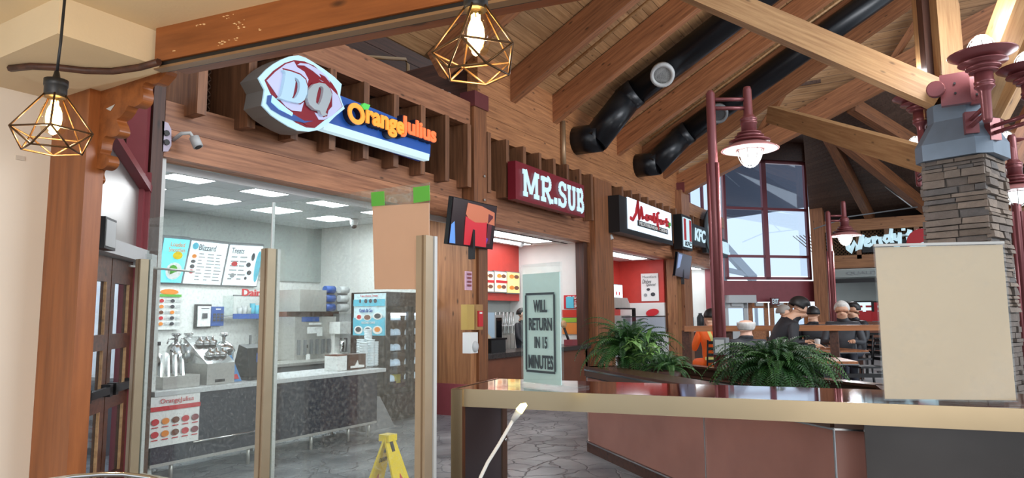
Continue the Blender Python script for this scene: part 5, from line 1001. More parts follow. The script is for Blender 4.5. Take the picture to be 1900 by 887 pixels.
def loft(b, rings):
    n = len(rings[0]); base = len(b.v)
    for r in rings: b.v += r
    for i in range(len(rings)-1):
        for k in range(n): b.f.append((base+i*n+k, base+i*n+(k+1) % n, base+(i+1)*n+(k+1) % n, base+(i+1)*n+k)); b.sm.append(False)
    b.f.append(tuple(base+(len(rings)-1)*n+k for k in range(n))); b.sm.append(False); b.f.append(tuple(base+k for k in range(n))[::-1]); b.sm.append(False); return b
loft(MB(), [sq(.60, 3.44, .16), sq(.60, 3.64, .16), sq(.42, 3.93, .2), sq(.42, 4.13, .2)]).build('cap', m_cap, pil)
b = MB(); b.prism(sq(.41, 4.13, .2), (0, 0, .02)); b.build('cap_plate', m_cap, pil)
# timbers standing on the pillar
tt = empty('timber_tree', PC+ZU*4.15, kind='structure', label='bundle of light timbers spreading from the top of the stone pillar')
pt = PC+rt*.02+tv_*.05
p_ = U(1770, 190, 8.3); q_ = U(1762, -120, 8.3); q_.x = p_.x+(q_.x-p_.x)*.5; q_.y = p_.y+(q_.y-p_.y)*.5
up_ = (tv_*math.cos(math.radians(20))+rt*math.sin(math.radians(20)))
wb('post', PC-ZU*0+V((0, 0, 4.1))+tv_*.1+rt*-.06, PC+V((0, 0, 9.5))+tv_*.1+rt*-.06, .25, .25, m_lit, tt, up=up_)
wb('post', PC+V((0, 0, 4.1))-tv_*.25+rt*-.33, PC+V((0, 0, 9.5))-tv_*.25+rt*-.33, .1, .3, m_lit, tt, up=up_)
wb('post_core', PC+V((0, 0, 4.1))-tv_*.12+rt*-.24, PC+V((0, 0, 9.5))-tv_*.12+rt*-.24, .2, .2, m_dark, tt, up=up_)
def strut(a, b2, w, h, m=m_lit): return wb('strut', a, b2, w, h, m, tt)
sa_ = U(1742, 178, 8.6); sq_ = U(1285, -20, 9.6); sd2 = sq_-sa_; kk = (zs_(sa_.y)+.1-sa_.z)/(sd2.z+SL*sd2.y)
strut(sa_, sa_+sd2*min(2.6, kk), .2, .34, m_lit)
strut(U(1745, 304, 9.3), U(1432, 212, 14.5), .22, .34, m_lit)
sa_ = U(1815, 190, 8.4); strut(sa_, sa_+(U(1905, -40, 7.4)-sa_)*2.2, .24, .34, m_lit)
sa_ = U(1838, 215, 8.7); strut(sa_, sa_+(U(1960, -20, 8.2)-sa_)*2.2, .24, .34, m_lit)
strut(U(1858, 330, 10.5), U(1930, 190, 10.5), .2, .3, m_rafter)
for (x, y, hw, hz) in ((1772, 166, .15, .19), (1812, 168, .07, .17)):
    c = U(x, y, 8.2); b = MB(); b.box(-hw, -.04, -hz, hw, .04, hz)
    b.v = [c+rt*v.x+tv_*v.y+ZU*v.z for v in b.v]; o_ = b.build('shoe_plate', m_lampred, tt)
    for dz in (-.06, .06): MB().lathe(c+tv_*.05+ZU*dz, [(.014, 0), (.014, .012)], 8, (rt, ZU, tv_)).build('bolt', m_black, o_)
c = U(1736, 166, 8.2); MB().lathe(c, [(.1, -.03), (.1, .02), (.09, .03)], 16, (rt, ZU, tv_)).build('shoe_disc', m_lampred, tt)
# ---- lamps
def lamp_head(root, c, s=1.0, flip=False, power=25):
    ez = -ZU if flip else ZU; ey = -EY if flip else EY; F = (EX, ey, ez); S = lambda L_: [(r*s, h*s) for r, h in L_]
    MB().lathe(c, S([(.10, .08), (.2, .06), (.33, -.01), (.335, -.02)]), 28, F).build('shade', m_lampred if flip else mat('shade_top_lit', (176, 120, 118), .35, .2), root)  # hanging shades coloured paler than the oxblood, as if lit
    b = MB(); b.lathe(c, S([(.10, .065), (.2, .045), (.325, -.022), (.3, -.02), (.1, .05)]), 28, F); b.build('shade_lining', mat('shade_lining', (240, 240, 238), .5), root)
    MB().lathe(c, S([(.10, .07), (.235, .075), (.24, .09), (.12, .105), (.12, .12), (.165, .125), (.17, .15), (.11, .16), (.11, .17), (.14, .175), (.14, .19), (.09, .2)]), 24, F).build('neck_rings', m_lampred, root)
    MB().lathe(c, S([(.09, .17), (.09, .29), (.10, .30), (.10, .32), (.085, .33), (.10, .345), (.10, .365), (.08, .38), (.055, .42), (.05, .72), (.04, .76), (.001, .77)]), 20, F).build('stem', m_lampred, root)
    MB().lathe(c, S([(.001, -.20), (.06, -.19), (.10, -.15), (.125, -.08), (.125, .0), (.11, .06)]), 20, F).build('globe', m_bulbw, root)
    b = MB()
    for k in range(4):
        a = math.pi*k/4; d = EX*math.cos(a)+ey*math.sin(a)
        b.tube([c+d*(.15*s*math.cos(t))-ez*(.02*s+.21*s*math.sin(t)) for t in [math.pi*i/12 for i in range(13)]], .006*s, 5, cap=False)
    b.tube([c+EX*(.15*s*math.cos(t))+ey*(.15*s*math.sin(t))-ez*.03*s for t in [2*math.pi*i/20 for i in range(20)]], .006*s, 5, closed=True); b.build('wire_cage', m_steel, root)
    if power:
        l = bpy.data.lights.new('globe_light', 'POINT'); l.energy = power; l.color = (.97, .98, 1); l.shadow_soft_size = .1*s; o = bpy.data.objects.new('globe_light', l); COL.objects.link(o); o.location = c-ez*.3*s; setpar(o, root)
def street_lamp(base, ztop, zshade, armlen, adir, label, s=1.0, zb=0, power=25):
    t = empty('lamp_post', V((base.x, base.y, zb)), label, 'lamp post', 'red lamp posts'); p = V((base.x, base.y, 0))
    b = MB(); b.tube([p+ZU*zb, p+ZU*(ztop-.04), p+ZU*ztop], [.065*s, .055*s, .03*s], 12); b.build('pole', m_lampred, t)
    for k in range(3):
        a = 2*math.pi*k/3; d = V((math.cos(a), math.sin(a), 0))*.06*s; b = MB(); b.tube([p+d+ZU*(zb+.02), p+d+ZU*(ztop-.9*s)], .026*s, 8); b.build('pole_rib', m_lampred, t)
    part('base_plate', m_lampred, t, (p.x-.12*s, p.y-.12*s, zb, p.x+.12*s, p.y+.12*s, zb+.03))
    h = p+adir*armlen
    for dz in (.06, .17): MB().tube([p+ZU*(ztop-dz*s-.05), h+ZU*(ztop-dz*s-.05)], .025*s, 8).build('arm', m_lampred, t)
    lamp_head(t, h+ZU*zshade, s, False, power); return t
lb = U(1336, 620, 8.0); ztop = U(1318, 152, 8.0).z; zsh = U(1388, 266, 8.0).z
street_lamp(lb, ztop, zsh, .45, cr0, 'tall oxblood lamp post with a hanging globe behind the right fern', zb=0, power=60)
lb = U(1549, 620, 15); street_lamp(lb, U(1538, 388, 15).z, U(1567, 434, 15).z, .36, cr0, 'far oxblood lamp post with a globe in front of the burger sign', zb=.24, power=60)
lb = U(1905, 600, 9.0); street_lamp(lb, U(1896, 262, 9).z, U(1896, 348, 9).z, .02, cr0, 'lamp post with a hanging globe at the right edge', zb=.24, power=0)
def up_lamp(px, py, D, label, s=1.0, link=True, power=0):
    c = U(px, py, D); t = empty('pillar_lamp', c-ZU*.8*s, label, 'lamp', 'upright lamps on the stone pillar'); lamp_head(t, c, s, True, power)
    if link:
        q = PC+ZU*(c.z-.62*s); d = (c-q); d.z = 0
        for dz in (-.03, .05): MB().tube([q+d.normalized()*.45+ZU*dz, V((c.x, c.y, q.z+dz))], .025, 8).build('arm', m_lampred, t)
        e = d.normalized(); b = MB(); cc = q+e*.48; b.beam(cc-ZU*.12, cc+ZU*.14, .14, .08, e); b.build('wall_plate', m_lampred, t)
    return t
up_lamp(1822, 103, 7.6, 'upright globe lamp at the front of the pillar top', 1.0, power=40)
up_lamp(1908, 128, 7.6, 'upright globe lamp cut by the right picture edge', .9)
up_lamp(1705, 182, 9.1, 'upright globe lamp left of the pillar timbers', .95, power=30)
up_lamp(1850, 168, 9.6, 'upright globe lamp hidden behind the front pillar lamp', .8)
up_lamp(1868, 265, 10.6, 'upright globe lamp low behind the pillar on the right', .8)
up_lamp(1700, 274, 10.6, 'upright globe lamp low behind the pillar on the left', .8)
# ---- pendant cage lamps near the camera
def pendant(px, py, D, w, ceil, label, tilt=0):
    c = U(px, py, D); r = w*D/FPX/2; t = empty('pendant_lamp', c-ZU*r*.6, label, 'pendant lamp', 'wire cage pendants')
    m_w = mat('cage_wire', (92, 66, 40), .4, .6); n = 5
    ph = tilt
    P = lambda rr, z, k, o=0: c+V((rr*math.cos(2*math.pi*(k+o)/n+ph), rr*math.sin(2*math.pi*(k+o)/n+ph), z))
    top = [P(r*.22, r*1.12, k) for k in range(n)]; mid = [P(r, r*.0, k) for k in range(n)]; low = [P(r*.74, -r*.5, k, .5) for k in range(n)]; q = r*.028
    b = MB()
    for k in range(n): b.tube([top[k], mid[k]], q, 6)
    b.tube(top, q, 6, closed=True); b.build('upper_wires', m_w, t); b = MB(); b.tube(mid, q, 6, closed=True)
    b.build('middle_ring', m_w, t); b = MB()
    for k in range(n): b.tube([mid[k], low[k]], q, 6); b.tube([mid[(k+1) % n], low[k]], q, 6)
    b.tube(low, q, 6, closed=True); b.build('lower_wires', m_w, t)
    MB().lathe(c+ZU*r*1.0, [(r*.26, 0), (r*.28, r*.1), (r*.28, r*.3), (r*.3, r*.32), (r*.3, r*.5), (r*.1, r*.56), (r*.06, r*.75)], 18).build('socket', m_black, t)
    MB().lathe(c+ZU*r*1.0, [(r*.12, 0), (r*.2, -r*.12), (r*.33, -r*.4), (r*.34, -r*.75), (r*.27, -r*.98), (r*.001, -r*1.08)], 18).build('bulb', glassm('bulb_glass_'+str(px), (1, .93, .78), .06, 0), t)
    b = MB()
    for k in range(6): a = 2*math.pi*k/6; b.tube([c+V((r*.08*math.cos(a), r*.08*math.sin(a), r*.9)), c+V((r*.13*math.cos(a+.5), r*.13*math.sin(a+.5), r*.15))], r*.022, 5)
    b.build('filament', mat('filament_glow', (255, 200, 120), .4, emit=(255, 196, 110), es=60), t)
    b = MB(); b.ball(c+ZU*r*.42, r*.2, r*.2, r*.42, 12, 8); b.build('glow_core', mat('bulb_glow', (255, 220, 160), .4, emit=(255, 208, 128), es=14), t)
    b = MB(); b.tube([c+ZU*r*1.7, c+ZU*r*2.6+V((.004, -.004, 0)), V((c.x+.012, c.y-.012, ceil))], r*.04, 8); b.build('cord', m_black, t)
    l = bpy.data.lights.new('bulb_light', 'POINT'); l.energy = 9; l.color = (1, .72, .4); l.shadow_soft_size = .04; o = bpy.data.objects.new('bulb_light', l); COL.objects.link(o); o.location = c-ZU*r*.25; setpar(o, t); return t
pendant(98, 246, 2.4, 134, 3.08, 'wire cage pendant with a glowing filament bulb against the off white wall', .45)
pendant(883, 98, 2.0, 164, 3.08, 'wire cage pendant with a bright filament bulb at the top centre', .9)
# ================================================================== GLASS SCREEN
GX = 3.1
gs = empty('glass_screen', (GX, 3.8, 0), 'tall dusty clear screen on tan posts in front of the ice cream shop', 'screen')
yl, ym, yr = Ox(277, 405, GX).y, Ox(508, 375, GX).y, Ox(797, 350, GX).y
MB().box(GX-.004, ym+.004, .42, GX+.004, yl, 2.375).build('pane', m_glass, gs); MB().box(GX-.004, yr, .42, GX+.004, ym-.004, 2.365).build('pane', m_glass, gs)
for px in (265, 499, 789):
    y = Ox(px, 500, GX-.03).y; d = part('post', m_tan, gs, (GX-.07, y-.035, 0, GX-.005, y+.035, 2.05)); part('post_groove', mat('tan_dark', (130, 108, 84), .5, .3), d, (GX-.073, y-.018, 0, GX-.07, y-.008, 2.05)); part('post_back', m_lgrey, d, (GX+.005, y-.04, 0, GX+.03, y+.035, 2.05))
part('bottom_rail', m_tan, gs, (GX-.05, yr, .37, GX+.03, yl+.05, .43))
b = MB(); b.box(GX-.012, ym-.003, .42, GX+.012, ym+.003, 2.37); b.build('joint_strip', m_lgrey, gs)
kc_ = MB().prism([Ox(x, y, GX-.012) for x, y in ((692, 383), (797, 377), (797, 537), (696, 537))], (-.006, 0, 0)).build('kraft_sheet', m_kraft); tag(kc_, 'blank kraft sheet taped high on the clear screen', 'sheet')
MB().prism([Ox(x, y, GX-.02) for x, y in ((716, 362), (767, 358), (767, 374), (716, 379))], (-.002, 0, 0)).build('clear_film', m_glass, kc_)
for k, pts in enumerate((((689, 357), (713, 355), (714, 381), (690, 383)), ((767, 348), (797, 344), (798, 372), (768, 377)))):
    tag(MB().prism([Ox(x, y, GX-.022) for x, y in pts], (-.003, 0, 0)).build('tape_piece', m_green, kc_))
# ================================================================== FOREGROUND COUNTER
E1 = V((3.31, 2.40, 0)); E2 = V((3.77, -.33, 0)); ce = (E2-E1).normalized(); cn2 = V((-ce.y, ce.x, 0)); cn2 = cn2 if cn2.x > 0 else -cn2; CF = (E1, ce, cn2, ZU); CZ = 1.17; CLn = 3.6; CW = .68
fcn = empty('bar_counter', E1+ce*1.5+cn2*.3, 'glossy dark red bar counter with a brushed metal edge', 'counter')
MB().fbox(CF, .0, .012, CZ-.05, CLn, CW, CZ).build('top', mat('red_gloss_top', (92, 34, 30), .06, 0, var=.2, vscale=4, spec=.8, coat=.6), fcn)
m_band = mat('champagne_steel', (172, 152, 122), .24, 1, var=.06, vscale=2)
MB().fbox(CF, 0, 0, CZ-.098, CLn, .012, CZ+.003).build('edge_band', m_band, fcn); MB().fbox(CF, -.012, 0, CZ-.098, 0, CW, CZ+.003).build('edge_band', m_band, fcn)
MB().fbox(CF, -.012, -.012, .02, .06, .03, CZ-.0).build('corner_post', m_band, fcn)
MB().fbox(CF, .0, .03, .02, .05, CW-.08, CZ-.05).build('end_panel', mat('dark_laminate', (62, 58, 62), .4, var=.15, vscale=3), fcn); o_ = MB().fbox(CF, .0, CW-.08, .02, .06, CW, CZ-.05).build('rear_post', mat('bronze_trim', (84, 66, 56), .35, .3), fcn)
MB().lathe(E1+ce*.06+cn2*(CW-.04)+ZU*.78, [(.012, 0), (.012, .008), (.001, .012)], 10, (cn2, ZU, ce)).build('bolt', m_steelc, fcn)
s_ = (Oz(1628, 800, 1.05)-E1).dot(ce)
MB().fbox(CF, s_+.0, CW-.1, .02, CLn, CW-.05, CZ-.05).build('floor_shade_panel', mat('floor_shade', (70, 68, 68), .25, .9, var=.25, vscale=1.2), fcn)  # dark panel painted in for the shadowed floor under the counter
MB().fbox(CF, CLn-.1, .03, .02, CLn, CW, CZ-.05).build('end_panel', MATS['dark_laminate'], fcn)
# upright clear sign holder with the return notice
a = Oz(970, 714, CZ); c = Oz(1044, 722, CZ); ex = (c-a).normalized(); n = V((-ex.y, ex.x, 0)); n = n if n.dot(CAM-a) > 0 else -n; wd_ = (c-a).length
ztp = (Opl(1010, 488, a, n)).z
rs_ = empty('return_sign', (a+c)/2, 'clear upright counter sign reading WILL RETURN IN 15 MINUTES', 'sign')
SF = (V((a.x, a.y, 0)), ex, n, ZU)
MB().fbox(SF, 0, -.012, CZ+.012, wd_, -.006, ztp).build('rear_plate', m_acryl, rs_); MB().fbox(SF, 0, .004, CZ+.012, wd_, .010, ztp).build('front_plate', m_acryl, rs_)
MB().fbox(SF, .01, -.004, CZ+.02, wd_-.01, .002, ztp-.06).build('notice_sheet', mat('pale_teal_sheet', (198, 226, 226), .5, var=.05, vscale=3), rs_)
MB().fbox(SF, -.08, -.16, CZ+.002, wd_+.06, .16, CZ+.012).build('foot', m_acryl, rs_)
hh = ztp-.06-CZ-.02; m_it = mat('notice_ink', (64, 76, 84), .6)
b = MB()
for u0, v0, u1, v1 in ((.14, .095, .86, .115), (.14, .80, .86, .82), (.12, .115, .16, .80), (.84, .115, .88, .80)): b.fbox(SF, wd_*u0, .011, CZ+.02+hh*v0, wd_*u1, .013, CZ+.02+hh*v1)
b.build('border', m_it, rs_)
for w_, v0, v1, u0, u1 in (('WILL', .64, .755, .34, .68), ('RETURN', .475, .59, .22, .80), ('IN 15', .315, .42, .36, .68), ('MINUTES', .13, .255, .2, .82)):
    o = SF[0]+ex*wd_*u0+n*.012+ZU*(CZ+.02+hh*v0); txt('lettering', w_, o, ex, ZU, wd_*(u1-u0), hh*(v1-v0), .002, m_it, rs_, bold=.028)
# blank sign holder at the right
a = Oz(1640, 748, CZ); c = Oz(1888, 751, CZ); ex = (c-a).normalized(); n = V((-ex.y, ex.x, 0)); n = n if n.dot(CAM-a) > 0 else -n; wd_ = (c-a).length; zt_ = Opl(1745, 452, a, n).z
bs2 = empty('blank_sign', (a+c)/2, 'large clear sign holder with a blank beige sheet', 'sign'); SF = (V((a.x, a.y, 0)), ex, n, ZU)
MB().fbox(SF, .006, -.004, CZ+.02, wd_-.006, .004, zt_-.012).build('sheet', m_sheet, bs2); MB().fbox(SF, 0, .005, CZ+.012, wd_, .009, zt_).build('front_plate', m_acryl, bs2); MB().fbox(SF, -.0, -.009, CZ+.012, wd_, -.005, zt_).build('rear_plate', m_acryl, bs2); MB().fbox(SF, -.0, -.12, CZ+.002, wd_+.0, .07, CZ+.012).build('foot', m_acryl, bs2); MB().fbox(SF, 0, -.01, zt_-.008, wd_, .01, zt_+.004).build('top_edge', m_lgrey, bs2)
# white cable with a glowing tip hanging at the counter
Dc = 3.55
t = empty('light_cable', U(905, 900, Dc), 'white cable with a glowing yellow tip in front of the counter', 'cable')
b = MB(); b.tube([U(x, y, Dc-.25+.0*k) for k, (x, y) in enumerate(((880, 925), (892, 885), (905, 858), (925, 826), (943, 795), (954, 776)))], .009, 8); b.build('cord', m_paper, t); b = MB(); b.tube([U(952, 780, Dc-.25), U(963, 763, Dc-.25)], [.014, .018], 10); b.build('plug', m_lgrey, t); b = MB(); b.tube([U(963, 763, Dc-.25), U(970, 754, Dc-.25), U(977, 750, Dc-.25)], [.02, .018, .008], 10); b.build('glowing_tip', mat('tip_glow', (255, 240, 160), .4, emit=(255, 236, 130), es=4), t)
# wet floor sign
def wetsign():
    D = 5.35; top = U(720, 797, D); top.z = .66; L_ = V((-.5, .86, 0)); L_ = (cr0*.75-V((cf.x, cf.y, 0)).normalized()*.66).normalized(); wdir = V((-L_.y, L_.x, 0))
    t = empty('wet_floor_sign', V((top.x, top.y, 0)), 'yellow folding wet floor caution sign on the slate floor', 'caution sign')
    for sgn in (-1, 1):
        ft = V((top.x, top.y, 0))+cr0*(.2*sgn)+V((cf.x, cf.y, 0)).normalized()*(-.03*sgn); ax = (V((top.x, top.y, .66))-ft).normalized(); wd2 = (V((cf.x, cf.y, 0)).normalized()*.75+cr0*.55).normalized() if False else None
        w_ = (cr0*(.42)+V((cf.x, cf.y, 0)).normalized()*(.9)).normalized(); nn = ax.cross(w_).normalized()
        nn = nn if nn.dot(CAM-top) > 0 else -nn
        fr = (ft, w_, nn, ax); H_ = (V((top.x, top.y, .66))-ft).length
        p = MB(); p.hexa([ft+w_*-.14, ft+w_*.14, ft+w_*.14+nn*.015, ft+w_*-.14+nn*.015, ft+w_*-.06+ax*H_, ft+w_*.06+ax*H_, ft+w_*.06+nn*.015+ax*H_, ft+w_*-.06+nn*.015+ax*H_]); p = p.build('leaf', m_yel, t)
        MB().hexa([fr[0]+w_*x+ax*z+nn*y for x, y, z in ((-.02, .016, H_-.12), (.02, .016, H_-.12), (.02, .018, H_-.12), (-.02, .018, H_-.12), (-.02, .016, H_-.04), (.02, .016, H_-.04), (.02, .018, H_-.04), (-.02, .018, H_-.04))]).build('grip_hole', m_black, p)
        for k, s in enumerate(('CAUTION', 'WET', 'FLOOR')): txt('lettering', s, ft+w_*-.05+nn*.016+ax*(H_*[.72, .30, .22][k]), w_ if w_.cross(ax).dot(nn) > 0 else -w_, ax, .1, .035, .002, m_black, p) if sgn < 0 else None
        MB().prism([ft+w_*x+ax*z+nn*.0165 for x, z in ((-.05, H_*.4), (.05, H_*.4), (0, H_*.58))], nn*.002).build('warning_mark', m_redp, p)
    part('hinge_cap', m_yel, t, (top.x-.05, top.y-.05, .63, top.x+.05, top.y+.05, .68)); return t
wetsign()
b = MB(); b.tube([U(x, y, 1.75) for x, y in ((85, 892), (140, 884), (190, 880), (230, 880), (275, 886), (310, 896))], .006, 8); tag(b.build('chrome_rail', m_steelc), 'curved chrome chair rail at the bottom left edge', 'rail')
# ================================================================== PLANTER AND FERNS
PA = V((7.52, 3.51, 0)); pd = V((-.668, -.744, 0)).normalized(); pn_ = V((.744, -.668, 0)).normalized(); PB = PA+pd*4.1; PCc = V((4.97, .0, 0)); PD = V((6.75, .30, 0)); PE = PA+pn_*1.25
m_lam = mat('red_laminate', (166, 114, 100), .2, 0, var=.14, vscale=1.6)
pl = empty('planter', PA+pd*2, 'long low planter clad in red brown laminate panels with metal strips', 'planter'); PZ = .98
def wallseg(name, a, b2, z0, z1, th, m, par, off=0):
    d = (b2-a).normalized(); n = V((-d.y, d.x, 0)); n = n if n.dot(PA+pd*2+pn_*.6-a) > 0 else -n
    return MB().fbox((a-n*off, d, n, ZU), 0, 0, z0, (b2-a).length, th, z1).build(name, m, par)
def sray(px):
    d = ray(px, 800); return (PA.y*d.x-PA.x*d.y)/(pd.x*d.y-pd.y*d.x)
s1_ = 1.72/ .668*.9; cuts = [0, sray(1308), sray(1548)]; PB = PA+pd*cuts[2]
for i in range(2):
    wallseg('laminate_panel', PA+pd*(cuts[i]+.006), PA+pd*(cuts[i+1]-.006), .12, .86, .06, m_lam, pl)
wallseg('laminate_panel', PB, PCc, .12, .86, .06, m_lam, pl); wallseg('laminate_panel', PA+pn_*1.25, PA, .12, .86, .06, m_lam, pl); wallseg('laminate_panel', PE, PD, .12, .86, .06, m_lam, pl); wallseg('laminate_panel', PD, PCc, .12, .86, .06, m_lam, pl)
for a_, b_ in ((PA, PB), (PB, PCc), (PE, PA), (PE, PD), (PD, PCc)):
    wallseg('base_board', a_, b_, 0, .12, .08, m_dark, pl, .015)
    wallseg('metal_strip', a_, b_, .105, .118, .03, m_steelc, pl, .025); wallseg('metal_strip', a_, b_, .855, .87, .03, m_steelc, pl, .012); wallseg('metal_strip', a_, b_, .935, .952, .03, m_steelc, pl, .035)
    wallseg('ledge', a_, b_, .87, .955, .3 if a_ is PA else .12, MATS['napkin_brown'] if 'napkin_brown' in MATS else m_brown, pl, .03); wallseg('ledge_top', a_, b_, .955, .98, .34 if a_ is PA else .16, mat('ledge_brown', (86, 58, 48), .22, var=.1), pl, .03)
for s in cuts:
    p = PA+pd*s; b = MB(); b.fbox((p, pd, -pn_, ZU), -.006, 0, .12, .006, .008, .86); b.build('seam_strip', m_steelc, pl)
so = MB().prism([PA+pn_*.3+pd*.3+ZU*.80, PB+pn_*.1+ZU*.8, PCc+ZU*.8, PD+ZU*.8, PE+pd*.2+ZU*.8], (0, 0, .03)).build('soil', mat('soil', (44, 34, 28), .95, bump=.6), pl)
def frond_mesh(name, L_, p0, bend, n=24, wid=.075):
    me = bpy.data.meshes.new(name); v = []; f = []
    pos = V((0, 0, 0)); an = p0; st = L_/n; pts = []
    for i in range(n+1): pts.append((pos.copy(), an)); pos += V((math.cos(an), 0, math.sin(an)))*st; an -= bend/n*(.5+1.2*i/n)
    for i in range(1, n+1):
        p, a = pts[i]; t = i/n; w = wid*math.sin(math.pi*min(1, .12+.88*t)**.75)*1.0+.008; T = V((math.cos(a), 0, math.sin(a))); N = V((-math.sin(a), 0, math.cos(a)))
        for s in (-1, 1):
            b0 = len(v); tip = p+V((0, s, 0))*w+T*w*.35-N*w*.25; md = p+V((0, s, 0))*w*.5+T*st*.15
            v += [p-T*st*.35, md-T*st*.42+N*.003, tip, md+T*st*.42+N*.003]; f.append((b0, b0+1, b0+2, b0+3))
    # midrib
    for i in range(n):
        b0 = len(v); p, a = pts[i]; q, a2 = pts[i+1]; v += [p+V((0, -.003, 0)), p+V((0, .003, 0)), q+V((0, .002, 0)), q+V((0, -.002, 0))]; f.append((b0, b0+1, b0+2, b0+3))
    me.from_pydata(v, [], f); return me
m_fern = [mat('fern_%d' % i, c, .5, var=.2, vscale=9) for i, c in enumerate([(46, 88, 40), (36, 72, 36), (60, 102, 44)])]
FR = []
for i, (L_, p0, bd_, wd_) in enumerate([(.62, 1.0, 2.0, .07), (.7, .75, 1.9, .08), (.5, 1.25, 1.6, .06), (.66, .5, 1.6, .075)]):
    for k in range(3): m_ = frond_mesh('frond', L_, p0, bd_, 26, wd_); m_.materials.append(m_fern[k]); FR.append(m_)
def fern(c, n, sc, label, seed, up_bias=0):
    r = random.Random(seed); t = empty('potted_fern', c, label, 'fern')
    b = MB(); b.lathe(c, [(.12, -.16), (.17, .0), (.16, .0)], 16); b.build('pot', m_dark, t)
    for i in range(n):
        o = bpy.data.objects.new('frond', r.choice(FR)); COL.objects.link(o); s = sc*r.uniform(.7, 1.08)
        if i < up_bias: o.location = c+V((0, 0, .02)); o.rotation_euler = (0, -r.uniform(.35, .75), r.uniform(0, 6.28))
        else: o.location = c+V((r.uniform(-.07, .07), r.uniform(-.07, .07), r.uniform(0, .06))); o.rotation_euler = (r.uniform(-.15, .15), r.uniform(-.25, .45), r.uniform(0, 6.28))
        o.scale = (s, s, s); setpar(o, t)
    return t
f1 = PA+pd*.15+pn_*.68; f1.z = .97
fern(f1+V((.05, .2, .1)), 150, 1.1, 'dark green fern in the planter before the mediterranean shop', 5, 26)
fern(f1+pd*.62-pn_*.05, 60, .62, 'smaller fern filling the planter beside the dark green fern', 8, 3)
f2 = PA+pd*2.5+pn_*.72; f2.z = .99
fern(f2+ZU*.04, 200, 1.0, 'big bushy fern in front of the seated guests', 6, 5)
lp = empty('leafy_plant', f1+pd*.35-pn_*.2, 'broad leafed variegated plant in front of the dark green fern', 'plant'); r = random.Random(2)
lm = bpy.data.meshes.new('leaf'); lm.from_pydata([(0, 0, 0), (.06, .028, .05), (.13, .025, .06), (.2, 0, .03), (.13, -.025, .06), (.06, -.028, .05), (.06, 0, .04), (.13, 0, .05)], [], [(0, 6, 1), (1, 6, 7, 2), (2, 7, 3), (0, 5, 6), (5, 4, 7, 6), (4, 3, 7)]); lm.materials.append(mat('variegated_leaf', (110, 150, 80), .4, var=.4, vscale=30))
for i in range(46):
    o = bpy.data.objects.new('leaf', lm); COL.objects.link(o); o.location = f1+pd*(.3+r.uniform(-.25, .3))-pn_*r.uniform(.05, .3)+ZU*r.uniform(.0, .3); o.rotation_euler = (r.uniform(-.3, .3), r.uniform(-.9, .5), r.uniform(0, 6.28)); s = r.uniform(.7, 1.3); o.scale = (s, s, s); setpar(o, lp)
b = MB()
for k in range(6): b.tube([f1+pd*.3-pn_*.15-ZU*.1, f1+pd*(.15+.06*k)-pn_*.15+ZU*.3], .006, 5)
b.build('stem', m_fern[1], lp)
# ================================================================== DINING AREA
PZ0 = .24
ra = U(1268, 610, 10.9); rb = U(1680, 608, 10.6); rz = ra.z; rb.z = rz; rd = (rb-ra).normalized()
rl = empty('dining_rail', V((ra.x, ra.y, PZ0)), 'wood topped railing with dark posts around the dining area', 'railing')
wb('top_rail', ra, rb, .22, .085, m_rail, rl)
for px in (1276, 1352, 1543, 1640):
    p = U(px, 640, 10.8); s = (p-ra).dot(rd); p = ra+rd*s; part('post', m_dark, rl, (p.x-.06, p.y-.06, PZ0, p.x+.06, p.y+.06, rz-.03))
for z in (.62,): b = MB(); b.beam(V((ra.x, ra.y, z)), V((rb.x, rb.y, z)), .06, .06); b.build('lower_rail', m_black, rl)
p2_ = U(1505, 602, 14); q2_ = U(1592, 600, 14); q2_.z = p2_.z; r2 = empty('inner_rail', V((p2_.x, p2_.y, PZ0)), 'second shorter wooden rail behind the seated guests', 'railing'); wb('top_rail', p2_, q2_, .2, .08, m_rail, r2)
for p in (p2_, q2_): part('post', m_dark, r2, (p.x-.05, p.y-.05, PZ0, p.x+.05, p.y+.05, p2_.z-.03))
def chair(loc, rot, label, grp='black metal slat chairs'):
    """faces local +x"""
    t = empty('dining_chair', loc, label, 'chair', grp); z = loc.z; c, s = math.cos(rot), math.sin(rot)
    G = lambda x, y, h: V((loc.x+c*x-s*y, loc.y+s*x+c*y, z+h)); ex = V((c, s, 0)); ey = V((-s, c, 0))
    b = MB(); b.fbox((V((loc.x, loc.y, z)), ex, ey, ZU), -.2, -.2, .44, .22, .2, .47); b.build('seat', m_black, t)
    for x, y in ((-.18, -.18), (-.18, .18), (.19, -.18), (.19, .18)): MB().tube([G(x, y, .45), G(x*1.15, y*1.1, 0)], .015, 6).build('leg', m_black, t)
    for y in (-.18, .18): MB().tube([G(-.19, y, .45), G(-.26, y, .92)], .014, 6).build('back_post', m_black, t)
    for h in (.58, .68, .78, .88): b = MB(); b.beam(G(-.2-.06*(h-.45)/.47, -.18, h), G(-.2-.06*(h-.45)/.47, .18, h), .015, .05); b.build('back_slat', m_black, t)
    return t
def table(loc, rot, w, d, label):
    t = empty('dining_table', loc, label, 'table'); c, s = math.cos(rot), math.sin(rot); fr = (V(loc), V((c, s, 0)), V((-s, c, 0)), ZU)
    MB().fbox(fr, -w/2, -d/2, .71, w/2, d/2, .745).build('tabletop', m_rail, t); MB().fbox(fr, -w/2-.01, -d/2-.01, .70, w/2+.01, d/2+.01, .715).build('edge', m_grey, t)
    MB().tube([V(loc)+ZU*.03, V(loc)+ZU*.71], .04, 10).build('pedestal', m_black, t); MB().fbox(fr, -.3, -.04, 0, .3, .04, .03).build('foot', m_black, t); MB().fbox(fr, -.04, -.3, 0, .04, .3, .03).build('foot', m_black, t); return t
